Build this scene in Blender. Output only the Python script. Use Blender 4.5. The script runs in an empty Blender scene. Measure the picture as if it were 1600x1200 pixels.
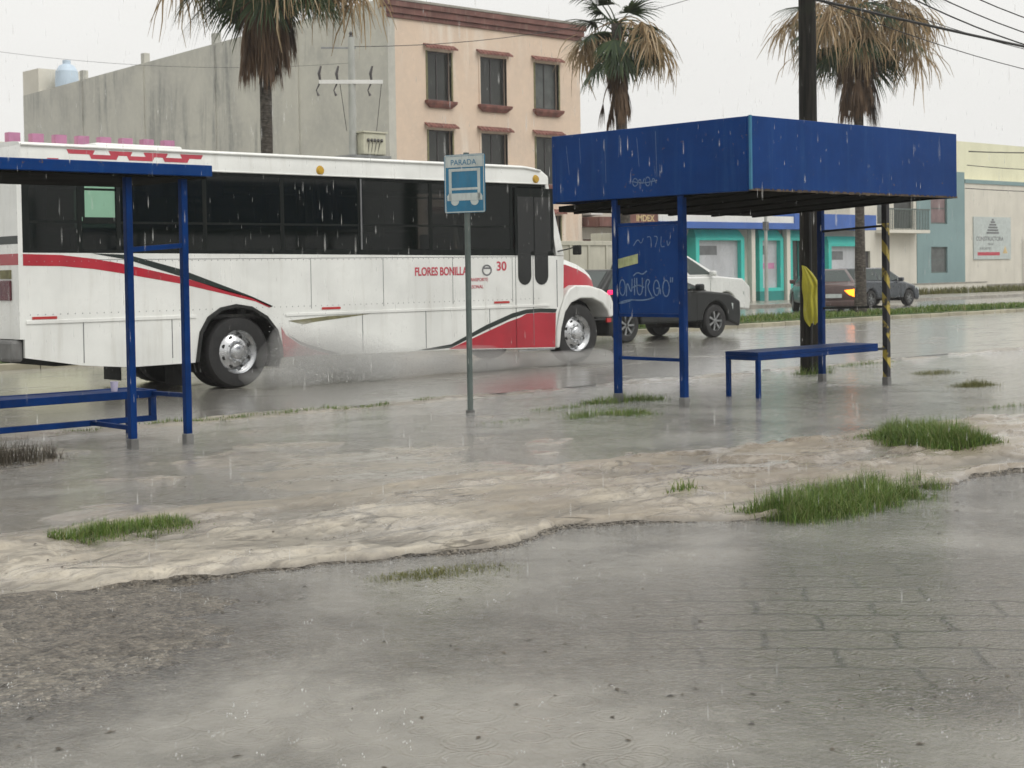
import bpy, bmesh, math, random
import numpy as np
from mathutils import Vector, Matrix
random.seed(7)
S = bpy.context.scene
COL = S.collection
R = math.radians

# ------------------------------------------------------------------ helpers
def lin(r, g, b):
    f = lambda c: (c/255/12.92) if c/255 <= .04045 else ((c/255+.055)/1.055)**2.4
    return (f(r), f(g), f(b), 1)

class N:
    """small node-tree writer"""
    def __init__(s, name):
        s.m = bpy.data.materials.new(name); s.m.use_nodes = True
        s.t = s.m.node_tree; s.t.nodes.clear()
        s.out = s.n('ShaderNodeOutputMaterial')
    def n(s, typ, **kw):
        nd = s.t.nodes.new(typ)
        for k, v in kw.items(): setattr(nd, k, v)
        return nd
    def l(s, a, b): s.t.links.new(a, b)
    def put(s, sock, v):
        if isinstance(v, bpy.types.NodeSocket): s.l(v, sock)
        else: sock.default_value = v
    def coord(s, scale=(1, 1, 1), kind='Object', rot=(0, 0, 0)):
        tc = s.n('ShaderNodeTexCoord'); mp = s.n('ShaderNodeMapping')
        mp.inputs['Scale'].default_value = scale; mp.inputs['Rotation'].default_value = rot
        s.l(tc.outputs[kind], mp.inputs['Vector']); return mp.outputs['Vector']
    def noise(s, vec, scale, detail=4, rough=.55, dist=0):
        nd = s.n('ShaderNodeTexNoise'); s.l(vec, nd.inputs['Vector'])
        nd.inputs['Scale'].default_value = scale; nd.inputs['Detail'].default_value = detail
        nd.inputs['Roughness'].default_value = rough; nd.inputs['Distortion'].default_value = dist
        return nd.outputs['Fac']
    def rng(s, v, a, b, c=0, d=1):
        nd = s.n('ShaderNodeMapRange'); nd.interpolation_type = 'SMOOTHSTEP'
        s.l(v, nd.inputs[0])
        for i, x in enumerate((a, b, c, d)): nd.inputs[i+1].default_value = x
        return nd.outputs[0]
    def mix(s, f, a, b, blend='MIX'):
        nd = s.n('ShaderNodeMix', data_type='RGBA', blend_type=blend)
        s.put(nd.inputs[0], f); s.put(nd.inputs[6], a); s.put(nd.inputs[7], b)
        return nd.outputs[2]
    def math(s, op, a, b=0, c=0):
        nd = s.n('ShaderNodeMath', operation=op)
        s.put(nd.inputs[0], a); s.put(nd.inputs[1], b); s.put(nd.inputs[2], c); return nd.outputs[0]
    def bump(s, h, strength=.3, dist=.02, normal=None):
        nd = s.n('ShaderNodeBump'); nd.inputs['Strength'].default_value = strength
        nd.inputs['Distance'].default_value = dist; s.l(h, nd.inputs['Height'])
        if normal is not None: s.l(normal, nd.inputs['Normal'])
        return nd.outputs['Normal']
    def bsdf(s, col, rough=.5, metal=0, normal=None, coat=0, crough=.06, spec=.5, trans=0, alpha=1, ior=1.5, emit=None, es=0):
        p = s.n('ShaderNodeBsdfPrincipled')
        s.put(p.inputs['Base Color'], col); s.put(p.inputs['Roughness'], rough); s.put(p.inputs['Metallic'], metal)
        s.put(p.inputs['Coat Weight'], coat); p.inputs['Coat Roughness'].default_value = crough
        s.put(p.inputs['Specular IOR Level'], spec); s.put(p.inputs['Transmission Weight'], trans)
        s.put(p.inputs['Alpha'], alpha); p.inputs['IOR'].default_value = ior
        if emit: p.inputs['Emission Color'].default_value = emit; p.inputs['Emission Strength'].default_value = es
        if normal is not None: s.l(normal, p.inputs['Normal'])
        return p.outputs[0]
    def done(s, sh): s.l(sh, s.out.inputs['Surface']); return s.m

def paint(name, c, rough=.3, var=.12, dirt=.15, scale=2.5, metal=0, bump=.06, coat=.0, dirtcol=(.12, .10, .08, 1), spec=.45):
    """procedural painted or plain surface with blotches, streaked grime and a slightly uneven skin"""
    k = N(name); v = k.coord()
    a = k.noise(v, scale, 5); b = k.noise(k.coord((9, 9, .9)), scale*.6, 5, .6); f = k.noise(v, scale*22, 3)
    dark = (c[0]*(1-var*1.6), c[1]*(1-var*1.6), c[2]*(1-var*1.6), 1)
    col = k.mix(k.rng(a, .35, .65), c, dark)
    col = k.mix(k.math('MULTIPLY', k.rng(b, .5, .78), dirt), col, dirtcol)
    rr = k.math('MULTIPLY_ADD', a, .25, rough-.1)
    return k.done(k.bsdf(col, rr, metal, k.bump(f, bump, .01), coat, spec=spec))

def link(o):
    COL.objects.link(o); return o

class MB:
    def __init__(s): s.v = []; s.f = []
    def add(s, vs, fs):
        o = len(s.v); s.v += [tuple(v) for v in vs]; s.f += [tuple(i+o for i in f) for f in fs]; return s
    def box(s, x0, x1, y0, y1, z0, z1):
        return s.add([(x0,y0,z0),(x1,y0,z0),(x1,y1,z0),(x0,y1,z0),(x0,y0,z1),(x1,y0,z1),(x1,y1,z1),(x0,y1,z1)],
                     [(0,3,2,1),(4,5,6,7),(0,1,5,4),(1,2,6,5),(2,3,7,6),(3,0,4,7)])
    def hexa(s, b, t):
        """box from 4 bottom and 4 top corners (same winding)"""
        return s.add(list(b)+list(t), [(0,3,2,1),(4,5,6,7),(0,1,5,4),(1,2,6,5),(2,3,7,6),(3,0,4,7)])
    def prism(s, poly, a0, a1, plane='xz'):
        m = {'xz': lambda p, a: (p[0], a, p[1]), 'xy': lambda p, a: (p[0], p[1], a), 'yz': lambda p, a: (a, p[0], p[1])}[plane]
        n = len(poly)
        return s.add([m(p, a0) for p in poly]+[m(p, a1) for p in poly],
                     [tuple(range(n)), tuple(range(2*n-1, n-1, -1))]+[(i, (i+n), (i+1) % n+n, (i+1) % n) for i in range(n)])
    def tube(s, pts, r, n=8, cap=True):
        pts = [Vector(p) for p in pts]; rs = r if isinstance(r, (list, tuple)) else [r]*len(pts)
        up = Vector((0, 0, 1)); rings = []
        for i, p in enumerate(pts):
            d = (pts[min(i+1, len(pts)-1)]-pts[max(i-1, 0)]).normalized()
            a = d.cross(up)
            if a.length < .05: a = d.cross(Vector((1, 0, 0)))
            a.normalize(); b = d.cross(a)
            if i and a.dot(rings[-1][1]) < 0: a = -a; b = -b
            rings.append((p, a, b, rs[i]))
        vs = [p+(a*math.cos(2*math.pi*k/n)+b*math.sin(2*math.pi*k/n))*rr for p, a, b, rr in rings for k in range(n)]
        fs = [(i*n+k, i*n+(k+1) % n, (i+1)*n+(k+1) % n, (i+1)*n+k) for i in range(len(pts)-1) for k in range(n)]
        if cap: fs += [tuple(range(n-1, -1, -1)), tuple(range((len(pts)-1)*n, len(pts)*n))]
        return s.add(vs, fs)
    def bar(s, a, b, w, h=None):
        """square bar from a to b"""
        a = Vector(a); b = Vector(b); h = h or w; d = (b-a).normalized(); up = Vector((0, 0, 1))
        if abs(d.z) > .9: up = Vector((0, 1, 0))
        x = d.cross(up).normalized()*w/2; y = x.cross(d).normalized()*h/2
        return s.hexa([a-x-y, a+x-y, a+x+y, a-x+y], [b-x-y, b+x-y, b+x+y, b-x+y])
    def lathe(s, prof, c=(0, 0, 0), axis='y', n=32):
        """prof: (radius, offset along axis)"""
        m = {'y': lambda r, t, a: (c[0]+r*math.cos(a), c[1]+t, c[2]+r*math.sin(a)),
             'z': lambda r, t, a: (c[0]+r*math.cos(a), c[1]+r*math.sin(a), c[2]+t),
             'x': lambda r, t, a: (c[0]+t, c[1]+r*math.cos(a), c[2]+r*math.sin(a))}[axis]
        vs = [m(r, t, 2*math.pi*k/n) for r, t in prof for k in range(n)]
        fs = [(i*n+k, i*n+(k+1) % n, (i+1)*n+(k+1) % n, (i+1)*n+k) for i in range(len(prof)-1) for k in range(n)]
        return s.add(vs, fs)
    def loft(s, secs, closed=True, caps=True):
        n = len(secs[0]); vs = [p for q in secs for p in q]
        fs = [(i*n+k, i*n+(k+1) % n, (i+1)*n+(k+1) % n, (i+1)*n+k) for i in range(len(secs)-1) for k in range(n if closed else n-1)]
        if caps and closed: fs += [tuple(range(n-1, -1, -1)), tuple(range((len(secs)-1)*n, len(secs)*n))]
        return s.add(vs, fs)
    def wall(s, x0, x1, z0, z1, y0, y1, holes=()):
        """wall in the xz plane with rectangular openings (x0,x1,z0,z1)"""
        xs = sorted({x0, x1, *[h[0] for h in holes], *[h[1] for h in holes]}); zs = sorted({z0, z1, *[h[2] for h in holes], *[h[3] for h in holes]})
        op = lambda x, z: any(h[0] < x < h[1] and h[2] < z < h[3] for h in holes)
        for i in range(len(xs)-1):
            for j in range(len(zs)-1):
                cx, cz = (xs[i]+xs[i+1])/2, (zs[j]+zs[j+1])/2
                if op(cx, cz): continue
                a, b, c, d = xs[i], xs[i+1], zs[j], zs[j+1]
                s.add([(a,y0,c),(b,y0,c),(b,y0,d),(a,y0,d)], [(0,1,2,3)]); s.add([(a,y1,c),(b,y1,c),(b,y1,d),(a,y1,d)], [(3,2,1,0)])
                for (px, pz, q) in ((a-1e-3, cz, [(a,y0,c),(a,y0,d),(a,y1,d),(a,y1,c)]), (b+1e-3, cz, [(b,y0,d),(b,y0,c),(b,y1,c),(b,y1,d)]),
                                    (cx, c-1e-3, [(b,y0,c),(a,y0,c),(a,y1,c),(b,y1,c)]), (cx, d+1e-3, [(a,y0,d),(b,y0,d),(b,y1,d),(a,y1,d)])):
                    if op(px, pz) or px < x0 or px > x1 or pz < z0 or pz > z1: s.add(q, [(0,1,2,3)])
        return s
    def build(s, name, mat, parent=None, smooth=False, bevel=0, segs=2, angle=40):
        me = bpy.data.meshes.new(name); me.from_pydata(s.v, [], s.f); me.materials.append(mat)
        bm = bmesh.new(); bm.from_mesh(me); bmesh.ops.recalc_face_normals(bm, faces=bm.faces); bm.to_mesh(me); bm.free()
        o = link(bpy.data.objects.new(name, me))
        if parent: o.parent = parent
        if smooth:
            me.polygons.foreach_set('use_smooth', [True]*len(me.polygons))
            me.set_sharp_from_angle(angle=R(angle))
        if bevel:
            b = o.modifiers.new('bevel', 'BEVEL'); b.width = bevel; b.segments = segs; b.limit_method = 'ANGLE'; b.angle_limit = R(35)
        return o

def tag(o, label, cat, group=None, kind=None):
    o['label'] = label; o['category'] = cat
    if group: o['group'] = group
    if kind: o['kind'] = kind
    return o
def thing(name, label, cat, loc=(0, 0, 0), rz=0, group=None):
    o = link(bpy.data.objects.new(name, None)); o.location = loc; o.rotation_euler = (0, 0, rz); o.empty_display_size = .2
    return tag(o, label, cat, group)
def struct(o, kind='structure'):
    o['kind'] = kind; return o
def copy_tree(o, parent=None):
    c = o.copy(); COL.objects.link(c)
    if parent: c.parent = parent
    for ch in o.children: copy_tree(ch, c)
    return c
def text(name, s, size, mat, parent, loc, rot=(R(90), 0, 0), ext=.002, sx=1, spacing=1, bold=0):
    cu = bpy.data.curves.new(name, 'FONT'); cu.body = s; cu.size = size; cu.extrude = ext; cu.space_character = spacing; cu.offset = bold
    t = bpy.data.objects.new('tmp', cu); COL.objects.link(t); bpy.context.view_layer.update()
    me = bpy.data.meshes.new_from_object(t.evaluated_get(bpy.context.evaluated_depsgraph_get())); bpy.data.objects.remove(t)
    me.name = name; me.materials.clear(); me.materials.append(mat)
    o = link(bpy.data.objects.new(name, me)); o.location = loc; o.rotation_euler = rot; o.scale = (sx, 1, 1)
    if parent: o.parent = parent
    return o

# lattice noise for the ground relief
_rs = np.random.RandomState(11); _T = _rs.rand(256, 256)
def vn(x, y):
    xi = np.floor(x).astype(int); yi = np.floor(y).astype(int); fx = x-xi; fy = y-yi
    fx = fx*fx*(3-2*fx); fy = fy*fy*(3-2*fy); g = lambda a, b: _T[a & 255, b & 255]
    return (g(xi, yi)*(1-fx)+g(xi+1, yi)*fx)*(1-fy)+(g(xi, yi+1)*(1-fx)+g(xi+1, yi+1)*fx)*fy
def fbm(x, y, o=4):
    t = 0; a = .5; s = 0
    for i in range(o):
        t = t+a*vn(x+17.3*i, y+9.1*i); s += a; a *= .5; x = x*2.03; y = y*2.03
    return t/s
def ss(x): x = np.clip(x, 0, 1); return x*x*(3-2*x)

# ------------------------------------------------------------------ materials
M = {}
M['blue'] = paint('shelter_blue', (.0, .032, .150, 1), .4, .14, .08, 1.6, bump=.08, dirtcol=(.004, .03, .08, 1), spec=.06)
def shelterpaint(name, c, c2):
    k = N(name); v = k.coord(); a = k.noise(v, 1.4, 6, .6); st_ = k.noise(k.coord((7, 7, .5)), 1.3, 6, .65, .3); ch = k.noise(v, 15, 6, .7); big = k.noise(v, 1.1, 3)
    col = k.mix(k.rng(a, .35, .7), c, (c[0], c[1]*.8, c[2]*.8, 1)); col = k.mix(k.math('MULTIPLY', k.rng(st_, .50, .72), .55), col, c2)
    chip = k.math('MULTIPLY', k.rng(ch, .635, .655), k.rng(big, .45, .6)); col = k.mix(chip, col, (.11, .075, .05, 1))
    return k.done(k.bsdf(col, k.math('MULTIPLY_ADD', a, .3, .25), 0, k.bump(k.math('SUBTRACT', k.math('ADD', a, k.math('MULTIPLY', ch, .08)), k.math('MULTIPLY', chip, .2)), .35, .02), spec=.12))
M['blue'] = shelterpaint('shelter_blue', (0, .036, .170, 1), (.012, .062, .19, 1))
M['blue2'] = paint('shelter_blue_post', (.0, .028, .14, 1), .45, .2, .2, 3, dirtcol=(.008, .022, .045, 1), spec=.08)
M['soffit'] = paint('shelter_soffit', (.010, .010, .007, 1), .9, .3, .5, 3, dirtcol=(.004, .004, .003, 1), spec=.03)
M['rust'] = paint('rusty_lip', (.10, .07, .045, 1), .8, .35, .5, 6)
M['buswhite'] = paint('bus_white', (.78, .79, .755, 1), .28, .07, .32, 1.3, bump=.03, coat=.3, dirtcol=(.40, .38, .32, 1))
M['busred'] = paint('bus_red', (.42, .006, .022, 1), .3, .12, .1, 2, coat=.3)
M['busdark'] = paint('bus_dark_stripe', (.012, .022, .018, 1), .35, .1, .1, 2)
M['black'] = paint('black_rubber', (.012, .013, .012, 1), .7, .2, .2, 5, bump=.2)
M['tyre'] = paint('tyre_rubber', (.018, .018, .018, 1), .55, .2, .3, 6, bump=.25, dirtcol=(.06, .055, .05, 1))
M['chassis'] = paint('chassis', (.015, .016, .015, 1), .7, .2, .3, 4)
M['chrome'] = paint('chrome', (.62, .63, .64, 1), .22, .15, .35, 5, metal=1, bump=.05, dirtcol=(.06, .06, .06, 1))
M['steel'] = paint('dull_steel', (.32, .33, .33, 1), .45, .15, .3, 4, metal=.8)
M['greybumper'] = paint('bumper_grey', (.16, .16, .155, 1), .5, .2, .3, 4)
M['seatblue'] = paint('seat_cloth_blue', (.05, .045, .26, 1), .9, .2, .1, 4)
M['curtain'] = paint('curtain_violet', (.07, .035, .33, 1), .9, .2, .1, 8)
M['khaki'] = paint('khaki_cloth', (.20, .19, .10, 1), .9, .2, .1, 8)
M['greypost'] = paint('post_grey_green', (.10, .13, .12, 1), .45, .15, .3, 5)
M['white'] = paint('white_paint', (.74, .74, .71, 1), .5, .06, .25, 1.5, dirtcol=(.4, .38, .33, 1))
M['cream'] = paint('cream_wall', (.66, .63, .55, 1), .8, .06, .3, .7, dirtcol=(.4, .38, .32, 1))
M['brown'] = paint('brown_trim', (.19, .085, .07, 1), .7, .2, .5, 1.5, dirtcol=(.30, .22, .18, 1))
M['tile'] = paint('clay_tile', (.25, .105, .085, 1), .7, .25, .45, 4, bump=.3)
M['darkpane'] = paint('dark_pane', (.035, .038, .034, 1), .18, .15, .1, 1.2, bump=.02, dirtcol=(.08, .08, .07, 1))
M['greypane'] = paint('curtained_pane', (.10, .11, .105, 1), .3, .2, .2, 3)
M['bluegrey'] = paint('bluegrey_wall', (.22, .32, .325, 1), .8, .06, .2, .6, dirtcol=(.12, .18, .18, 1))
M['yellowwall'] = paint('yellow_wall', (.72, .71, .52, 1), .8, .06, .2, .6, dirtcol=(.45, .42, .22, 1))
M['yellowpaint'] = paint('yellow_kerb', (.40, .37, .27, 1), .6, .2, .6, 1.5, dirtcol=(.26, .25, .21, 1))
M['pink'] = paint('pink_paint', (.56, .24, .40, 1), .7, .1, .1, 2)
M['teal'] = paint('teal_paint', (.05, .52, .45, 1), .5, .08, .15, 1)
M['teal2'] = paint('teal_recess', (.02, .22, .20, 1), .5, .1, .15, 1)
M['fasciablue'] = paint('fascia_blue', (.05, .13, .42, 1), .5, .08, .15, 1)
M['graphic'] = paint('shop_graphic', (.50, .51, .53, 1), .25, .12, .2, .8)
M['tank'] = paint('tank_plastic', (.48, .58, .68, 1), .5, .06, .1, 1.5)
M['trunk'] = None
M['cable'] = paint('cable_black', (.02, .02, .02, 1), .6, .1, .1, 2)
M['transf'] = paint('transformer_cream', (.55, .54, .42, 1), .5, .1, .3, 3)
M['insul'] = paint('insulator', (.05, .045, .045, 1), .3, .1, .1, 4)
M['polecon'] = paint('concrete_pole', (.42, .43, .40, 1), .8, .1, .3, 2)
M['carblue'] = paint('car_bluegrey', (.035, .045, .058, 1), .25, .1, .2, 2, metal=.2, coat=.6)
M['cardark'] = paint('car_darkgrey', (.009, .011, .0105, 1), .35, .1, .2, 2, coat=.15, spec=.3, dirtcol=(.03, .03, .028, 1))
M['carwhite'] = paint('car_white', (.72, .73, .71, 1), .25, .04, .1, 2, coat=.6)
M['truckcream'] = paint('truck_cream', (.55, .53, .44, 1), .5, .08, .3, 1.5)
M['sticker'] = paint('tape_sticker', (.42, .46, .22, 1), .5, .2, .3, 9, dirtcol=(.7, .7, .65, 1))
M['chalk'] = paint('graffiti_chalk', (.15, .23, .36, 1), .8, .2, .5, 30, dirtcol=(.03, .07, .2, 1))
M['redtext'] = paint('red_lettering', (.52, .06, .09, 1), .5, .1, .1, 4)
M['greytext'] = paint('grey_lettering', (.16, .165, .17, 1), .5, .1, .1, 4)
M['gold'] = paint('gold_lettering', (.62, .47, .24, 1), .5, .1, .1, 4)
M['signblue'] = paint('sign_blue', (.02, .17, .30, 1), .3, .12, .2, 4)
M['signwhite'] = paint('sign_white', (.50, .55, .53, 1), .4, .08, .3, 6)

def lamp(name, c, es, base):
    k = N(name); v = k.noise(k.coord(), 40, 2)
    return k.done(k.bsdf(k.mix(v, base, c), .2, emit=c, es=es))
M['frameblack'] = paint('frame_black', (.006, .009, .008, 1), .5, .1, .1, 3, spec=.15)
M['carbrown'] = paint('car_redbrown', (.085, .050, .046, 1), .3, .1, .25, 2, metal=.2, coat=.5)
M['lampred'] = lamp('red_lamp_lit', (1, .02, .03, 1), 2.2, (.5, .01, .01, 1))
M['lamppink'] = lamp('marker_lamp_lit', (1, .01, .10, 1), 1.7, (.5, .01, .05, 1))
M['lampamber'] = lamp('turn_lamp_lit', (1, .22, .01, 1), 4, (.6, .2, .02, 1))
M['amber'] = paint('amber_lens', (.55, .33, .03, 1), .2, .1, .1, 8)
M['redlens'] = paint('dark_red_lens', (.10, .008, .02, 1), .25, .2, .2, 6)
M['redreflect'] = paint('red_reflector', (.5, .03, .03, 1), .3, .1, .1, 8)

def glassmat(name, tint, opacity, refl=.06):
    k = N(name); v = k.coord()
    nb = k.bump(k.noise(v, 1.3, 2), .04, .02)
    body = k.bsdf(k.mix(k.noise(v, 3, 4), tint, (tint[0]*.6, tint[1]*.6, tint[2]*.6, 1)), refl, 0, nb)
    tr = k.n('ShaderNodeBsdfTransparent'); tr.inputs[0].default_value = (max(tint[0], .05)**.3, max(tint[1], .05)**.3, max(tint[2], .05)**.3, 1)
    ms = k.n('ShaderNodeMixShader'); k.put(ms.inputs[0], opacity); k.l(tr.outputs[0], ms.inputs[1]); k.l(body, ms.inputs[2])
    return k.done(ms.outputs[0])
M['busglass'] = glassmat('bus_tinted_glass', (.006, .011, .009, 1), .50)
M['busglassdark'] = glassmat('bus_dark_glass', (.008, .010, .009, 1), .93)
def mintmat():
    k = N('mint_window_film'); t = k.n('ShaderNodeBsdfTranslucent'); t.inputs[0].default_value = (.66, .86, .76, 1); tr = k.n('ShaderNodeBsdfTransparent'); tr.inputs[0].default_value = (.55, .74, .66, 1)
    ms = k.n('ShaderNodeMixShader'); k.put(ms.inputs[0], k.rng(k.noise(k.coord(), 2, 2), .2, .8, .45, .6)); k.l(tr.outputs[0], ms.inputs[1]); k.l(t.outputs[0], ms.inputs[2]); return k.done(ms.outputs[0])
M['mint'] = mintmat()
M['carglass'] = glassmat('car_glass', (.05, .07, .065, 1), .9, .04)

def stained_wall(name, c, c2, streak, seam=0):
    """old rendered wall: blotches, rain streaks running down from the parapet, panel seams"""
    k = N(name); v = k.coord()
    a = k.noise(v, .45, 8, .68, .5); b = k.noise(k.coord((2.0, 2.0, .2)), 1.0, 7, .68, .6); d = k.noise(v, 5, 5)
    col = k.mix(k.rng(a, .35, .68), c, c2)
    col = k.mix(k.math('MULTIPLY', k.math('MULTIPLY', k.rng(b, .44, .66), k.rng(k.noise(v, .22, 4), .42, .62)), .9), col, streak)
    col = k.mix(k.math('MULTIPLY', k.rng(d, .45, .75), .25), col, (c[0]*1.25, c[1]*1.25, c[2]*1.25, 1))
    return k.done(k.bsdf(col, .85, 0, k.bump(d, .25, .02)))
M['greywall'] = stained_wall('stained_grey_render', (.53, .52, .46, 1), (.43, .425, .385, 1), (.25, .255, .24, 1))
M['peach'] = stained_wall('peach_render', (.67, .53, .41, 1), (.60, .485, .385, 1), (.74, .67, .58, 1))

def trunkmat():
    k = N('palm_trunk_bark'); v = k.coord()
    w = k.noise(k.coord((3, 3, 16)), 1.6, 5); g = k.noise(v, 14, 5)
    col = k.mix(k.rng(w, .35, .65), (.045, .036, .028, 1), (.11, .095, .078, 1))
    return k.done(k.bsdf(k.mix(k.rng(g, .4, .7), col, (.03, .026, .02, 1)), .85, 0, k.bump(w, .6, .04)))
M['trunk'] = trunkmat()
def polemat():
    k = N('tarred_wood_pole'); g = k.noise(k.coord((14, 14, .7)), 2, 5); v = k.noise(k.coord(), 3, 4)
    col = k.mix(k.rng(g, .35, .7), (.008, .0075, .006, 1), (.026, .023, .018, 1))
    return k.done(k.bsdf(k.mix(k.rng(v, .5, .8), col, (.018, .021, .012, 1)), .7, 0, k.bump(g, .5, .02), spec=.15))
M['pole'] = polemat()
def leafmat(name, cols, rough=.6, trans=.25):
    k = N(name); g = k.n('ShaderNodeNewGeometry'); cr = k.n('ShaderNodeValToRGB')
    cr.color_ramp.elements[0].color = cols[0]; cr.color_ramp.elements[1].color = cols[-1]
    for i, c in enumerate(cols[1:-1]):
        e = cr.color_ramp.elements.new((i+1)/(len(cols)-1)); e.color = c
    k.l(g.outputs['Random Per Island'], cr.inputs[0])
    col = k.mix(k.math('MULTIPLY', k.noise(k.coord(), 2.5, 3), .6), cr.outputs[0], (cols[0][0]*.5, cols[0][1]*.5, cols[0][2]*.5, 1))
    b = k.bsdf(col, rough); t = k.n('ShaderNodeBsdfTranslucent'); k.l(col, t.inputs[0])
    ms = k.n('ShaderNodeMixShader'); ms.inputs[0].default_value = trans; k.l(b, ms.inputs[1]); k.l(t.outputs[0], ms.inputs[2])
    return k.done(ms.outputs[0])
M['grass'] = leafmat('wet_grass', [(.055, .11, .014, 1), (.10, .19, .022, 1), (.15, .25, .035, 1), (.20, .27, .055, 1), (.33, .30, .14, 1)])
M['grassdull'] = leafmat('drowned_grass', [(.10, .12, .025, 1), (.16, .165, .04, 1), (.23, .205, .075, 1)])
M['weedbrown'] = leafmat('dead_weeds', [(.05, .042, .03, 1), (.09, .075, .05, 1), (.13, .11, .075, 1)])
M['fgreen'] = leafmat('palm_green', [(.022, .048, .016, 1), (.045, .082, .024, 1), (.08, .12, .034, 1)])
M['fdead'] = leafmat('palm_dead', [(.10, .055, .028, 1), (.18, .105, .055, 1), (.27, .17, .09, 1)])
M['ftan'] = leafmat('palm_flower_stalk', [(.33, .22, .10, 1), (.46, .33, .18, 1), (.52, .42, .28, 1)])
def bagmat():
    k = N('yellow_plastic_bag'); v = k.coord(); c = k.mix(k.noise(v, 6, 4), (.62, .58, .05, 1), (.42, .38, .04, 1))
    b = k.bsdf(c, .3, 0, k.bump(k.noise(k.coord((3, 3, 1)), 7, 4), .5, .03)); t = k.n('ShaderNodeBsdfTranslucent'); k.l(c, t.inputs[0])
    ms = k.n('ShaderNodeMixShader'); ms.inputs[0].default_value = .3; k.l(b, ms.inputs[1]); k.l(t.outputs[0], ms.inputs[2]); return k.done(ms.outputs[0])
M['bag'] = bagmat()
def hazardmat():
    k = N('yellow_black_stripes'); tc = k.n('ShaderNodeTexCoord'); sx = k.n('ShaderNodeSeparateXYZ'); k.l(tc.outputs['Object'], sx.inputs[0])
    t = k.math('ADD', k.math('MULTIPLY', sx.outputs[2], 2.9), k.math('MULTIPLY', k.math('SUBTRACT', sx.outputs[0], sx.outputs[1]), 3.2))
    fr = k.math('FRACT', t); f = k.rng(fr, .53, .57)
    f = k.math('MULTIPLY', f, k.rng(k.noise(k.coord(), 9, 4), .38, .55))
    f = k.math('MULTIPLY', f, k.math('LESS_THAN', sx.outputs[2], 2.1))
    return k.done(k.bsdf(k.mix(f, (.012, .012, .016, 1), (.42, .32, .05, 1)), .5, 0, k.bump(k.noise(k.coord(), 20, 3), .1, .01)))
M['hazard'] = hazardmat()

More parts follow.
